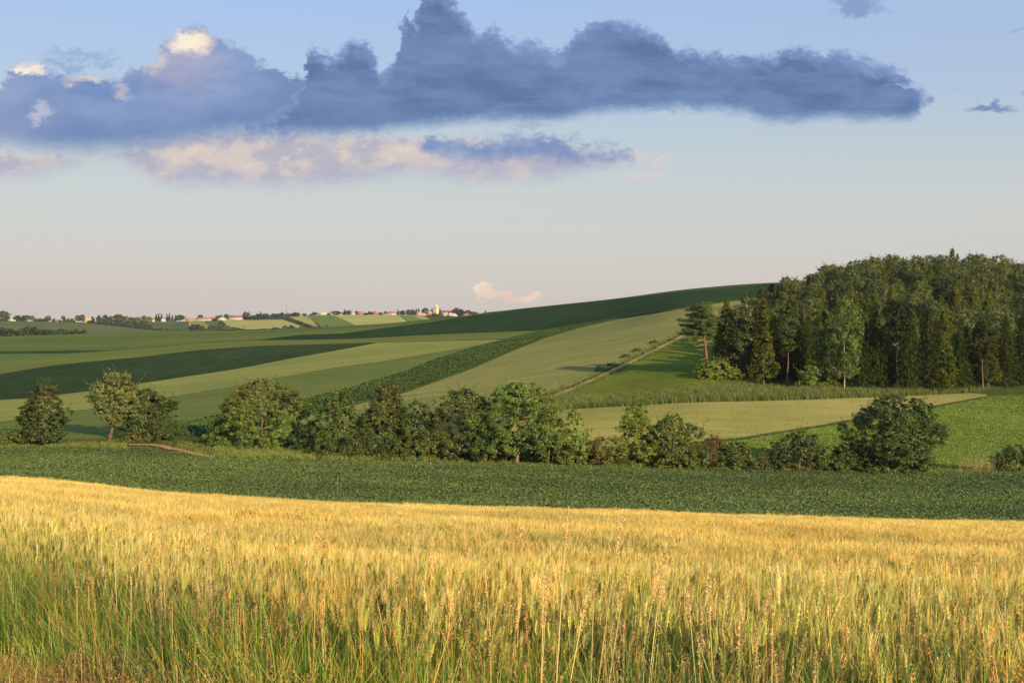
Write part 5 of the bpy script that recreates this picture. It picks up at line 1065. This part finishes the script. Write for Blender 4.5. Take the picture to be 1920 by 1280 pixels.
    # weeds fringe on the wheat's far left edge
    fr = [grass_tuft(440+i, 26, .3, .5, .9, [lin('#93a83e'), lin('#7f9a38')], .02, 0, bend=.3) for i in range(2)]
    n = 420; pxx = rngS.uniform(-30, 330, n); Y = WY+rngS.normal(size=n)*.5; x = (pxx-960)/F*Y
    scatter('verge_grass', fr, np.column_stack([x, Y, tz(x, Y)]), rngS.uniform(0, 6.28, n), rngS.uniform(.8, 1.25, n), rngS.integers(0, 2, n), 'yellow green weeds along the far left rim of the wheat')
    # the few tall stalks one can single out
    def stalk_group(px, py_top, Y, spread, n, label, seed, lean=0.0):
        rg = np.random.default_rng(seed); x = float(ray(px, 1100)[0])*Y; z = float(tz(x, Y)); H = zr(px, py_top, Y)-z
        t = empty('oat_grass_stalks', (x, Y, z)); tag(t, label, 'tall grass', 'tall straw coloured grass stalks')
        for j in range(n):
            mb = MB(); hd = MB()
            h = H*(1 if j == 0 else rg.uniform(.72, .97)); bx = rg.normal()*.05; tx = (rg.normal()*spread if j else 0)+lean*h; q = np.linspace(0, 1, 8)[:, None]
            p = np.array([bx, rg.normal()*.04, -.03])+q*np.array([0, 0, h])+np.array([tx, rg.normal()*.03, 0])*q**1.6
            ribbon(mb, p, np.linspace(.006, .003, 8), (1, .2, 0), np.array(lin('#c9b478'))*rg.uniform(.85, 1.2))
            d = p[-1]-p[-2]; d /= np.linalg.norm(d); L = rg.uniform(.14, .22); m = 70; qq = np.linspace(0, 1, m); P = p[-1]-d*L*(qq)[:, None]+rg.normal(size=(m, 3))*(.006*np.sin(PI*(.1+.85*qq)))[:, None]
            hd.leaves(P, rg.normal(size=(m, 3)), .018, .006, np.array(lin('#d8b47c'))*rg.uniform(.75, 1.25, (m, 1)), rg)
            st = obj('stem', mb.me('stem', M_grass), t); obj('seed_head', hd.me('seed_head', M_grass), st)
    S = stalk_group
    S(1024, 938, 4.6, .05, 3, 'tall straw stalk group whose tallest head reaches the dark crop left of centre right', 1, .05)
    S(1090, 940, 4.7, .07, 4, 'slanting straw stalks with the highest head leaning right over the wheat rim', 2, .11)
    S(925, 960, 5.4, .05, 4, 'straw stalk group left of the two highest leaning heads', 3, .02)
    S(820, 1015, 5.6, .05, 4, 'pale straw stalks in the middle of the wheat edge', 4)
    S(600, 970, 5.8, .06, 5, 'bundle of pale stalks left of the middle', 5, .03)
    S(292, 955, 7.2, .05, 6, 'dense upright pair of straw heads in the left foreground', 6, -.01)
    S(385, 965, 7.0, .05, 5, 'straw stalks just right of the dense upright pair', 7)
    S(255, 975, 7.4, .05, 2, 'thin straw stalk left of the dense upright pair', 8, -.02)
    S(1370, 1060, 4.6, .1, 6, 'stalk bundle leaning left in the right foreground', 9, -.05)
    S(1470, 1110, 4.4, .06, 5, 'dry stalks next to the left leaning bundle', 10)
    S(1585, 1045, 5.0, .04, 3, 'single file of upright pale stalks right of the dry bundle', 11)
    S(1790, 1120, 4.4, .08, 5, 'loose straw stalks near the right edge', 12, .03)
    S(1890, 1150, 4.2, .08, 5, 'straw stalks at the right edge of the photo', 13, -.03)
    S(1180, 1010, 4.9, .07, 4, 'short straw stalks right of the highest leaning heads', 14, .08)
crops()
# soil under the wheat
def wheat_soil():
    us = np.linspace(-.62, .62, 90); Ys = np.geomspace(4.0, WY, 90); U, YY = np.meshgrid(us, Ys); X = U*(YY+2)
    V = np.stack([X, YY, tz(X, YY)+.02], -1).reshape(-1, 3); nx = 90; i = np.arange(89*89); q = (i//89)*nx+i % 89
    m = field_mat('wheat_soil', (.2, .17, .07), (.26, .21, .09), 6, .3, .5)
    o = obj('wheat_field', mesh_np('wheat_field', V, [np.stack([q, q+1, q+nx+1, q+nx], 1)], m, smooth=True)); tag(o, 'straw littered soil under the foreground wheat', kind='structure')
wheat_soil()
print('objects', len(SC.objects), 'meshes', len(bpy.data.meshes))
def haze():
    m = bpy.data.materials.new('haze'); m.use_nodes = True; T = NT(m.node_tree); T.n.clear(); out = T.new('ShaderNodeOutputMaterial')
    v = T.new('ShaderNodeVolumePrincipled'); v.inputs['Color'].default_value = (.86, .86, .88, 1); v.inputs['Density'].default_value = 0.00005; v.inputs['Anisotropy'].default_value = 0.3
    T.l.new(v.outputs[0], out.inputs['Volume'])
    b = MB(); b.box(-2600, 2600, -300, 3000, -60, 62, (1, 1, 1)); o = obj('haze', b.me('haze', m)); tag(o, 'thin evening haze lying over the far hills', kind='stuff')
haze()
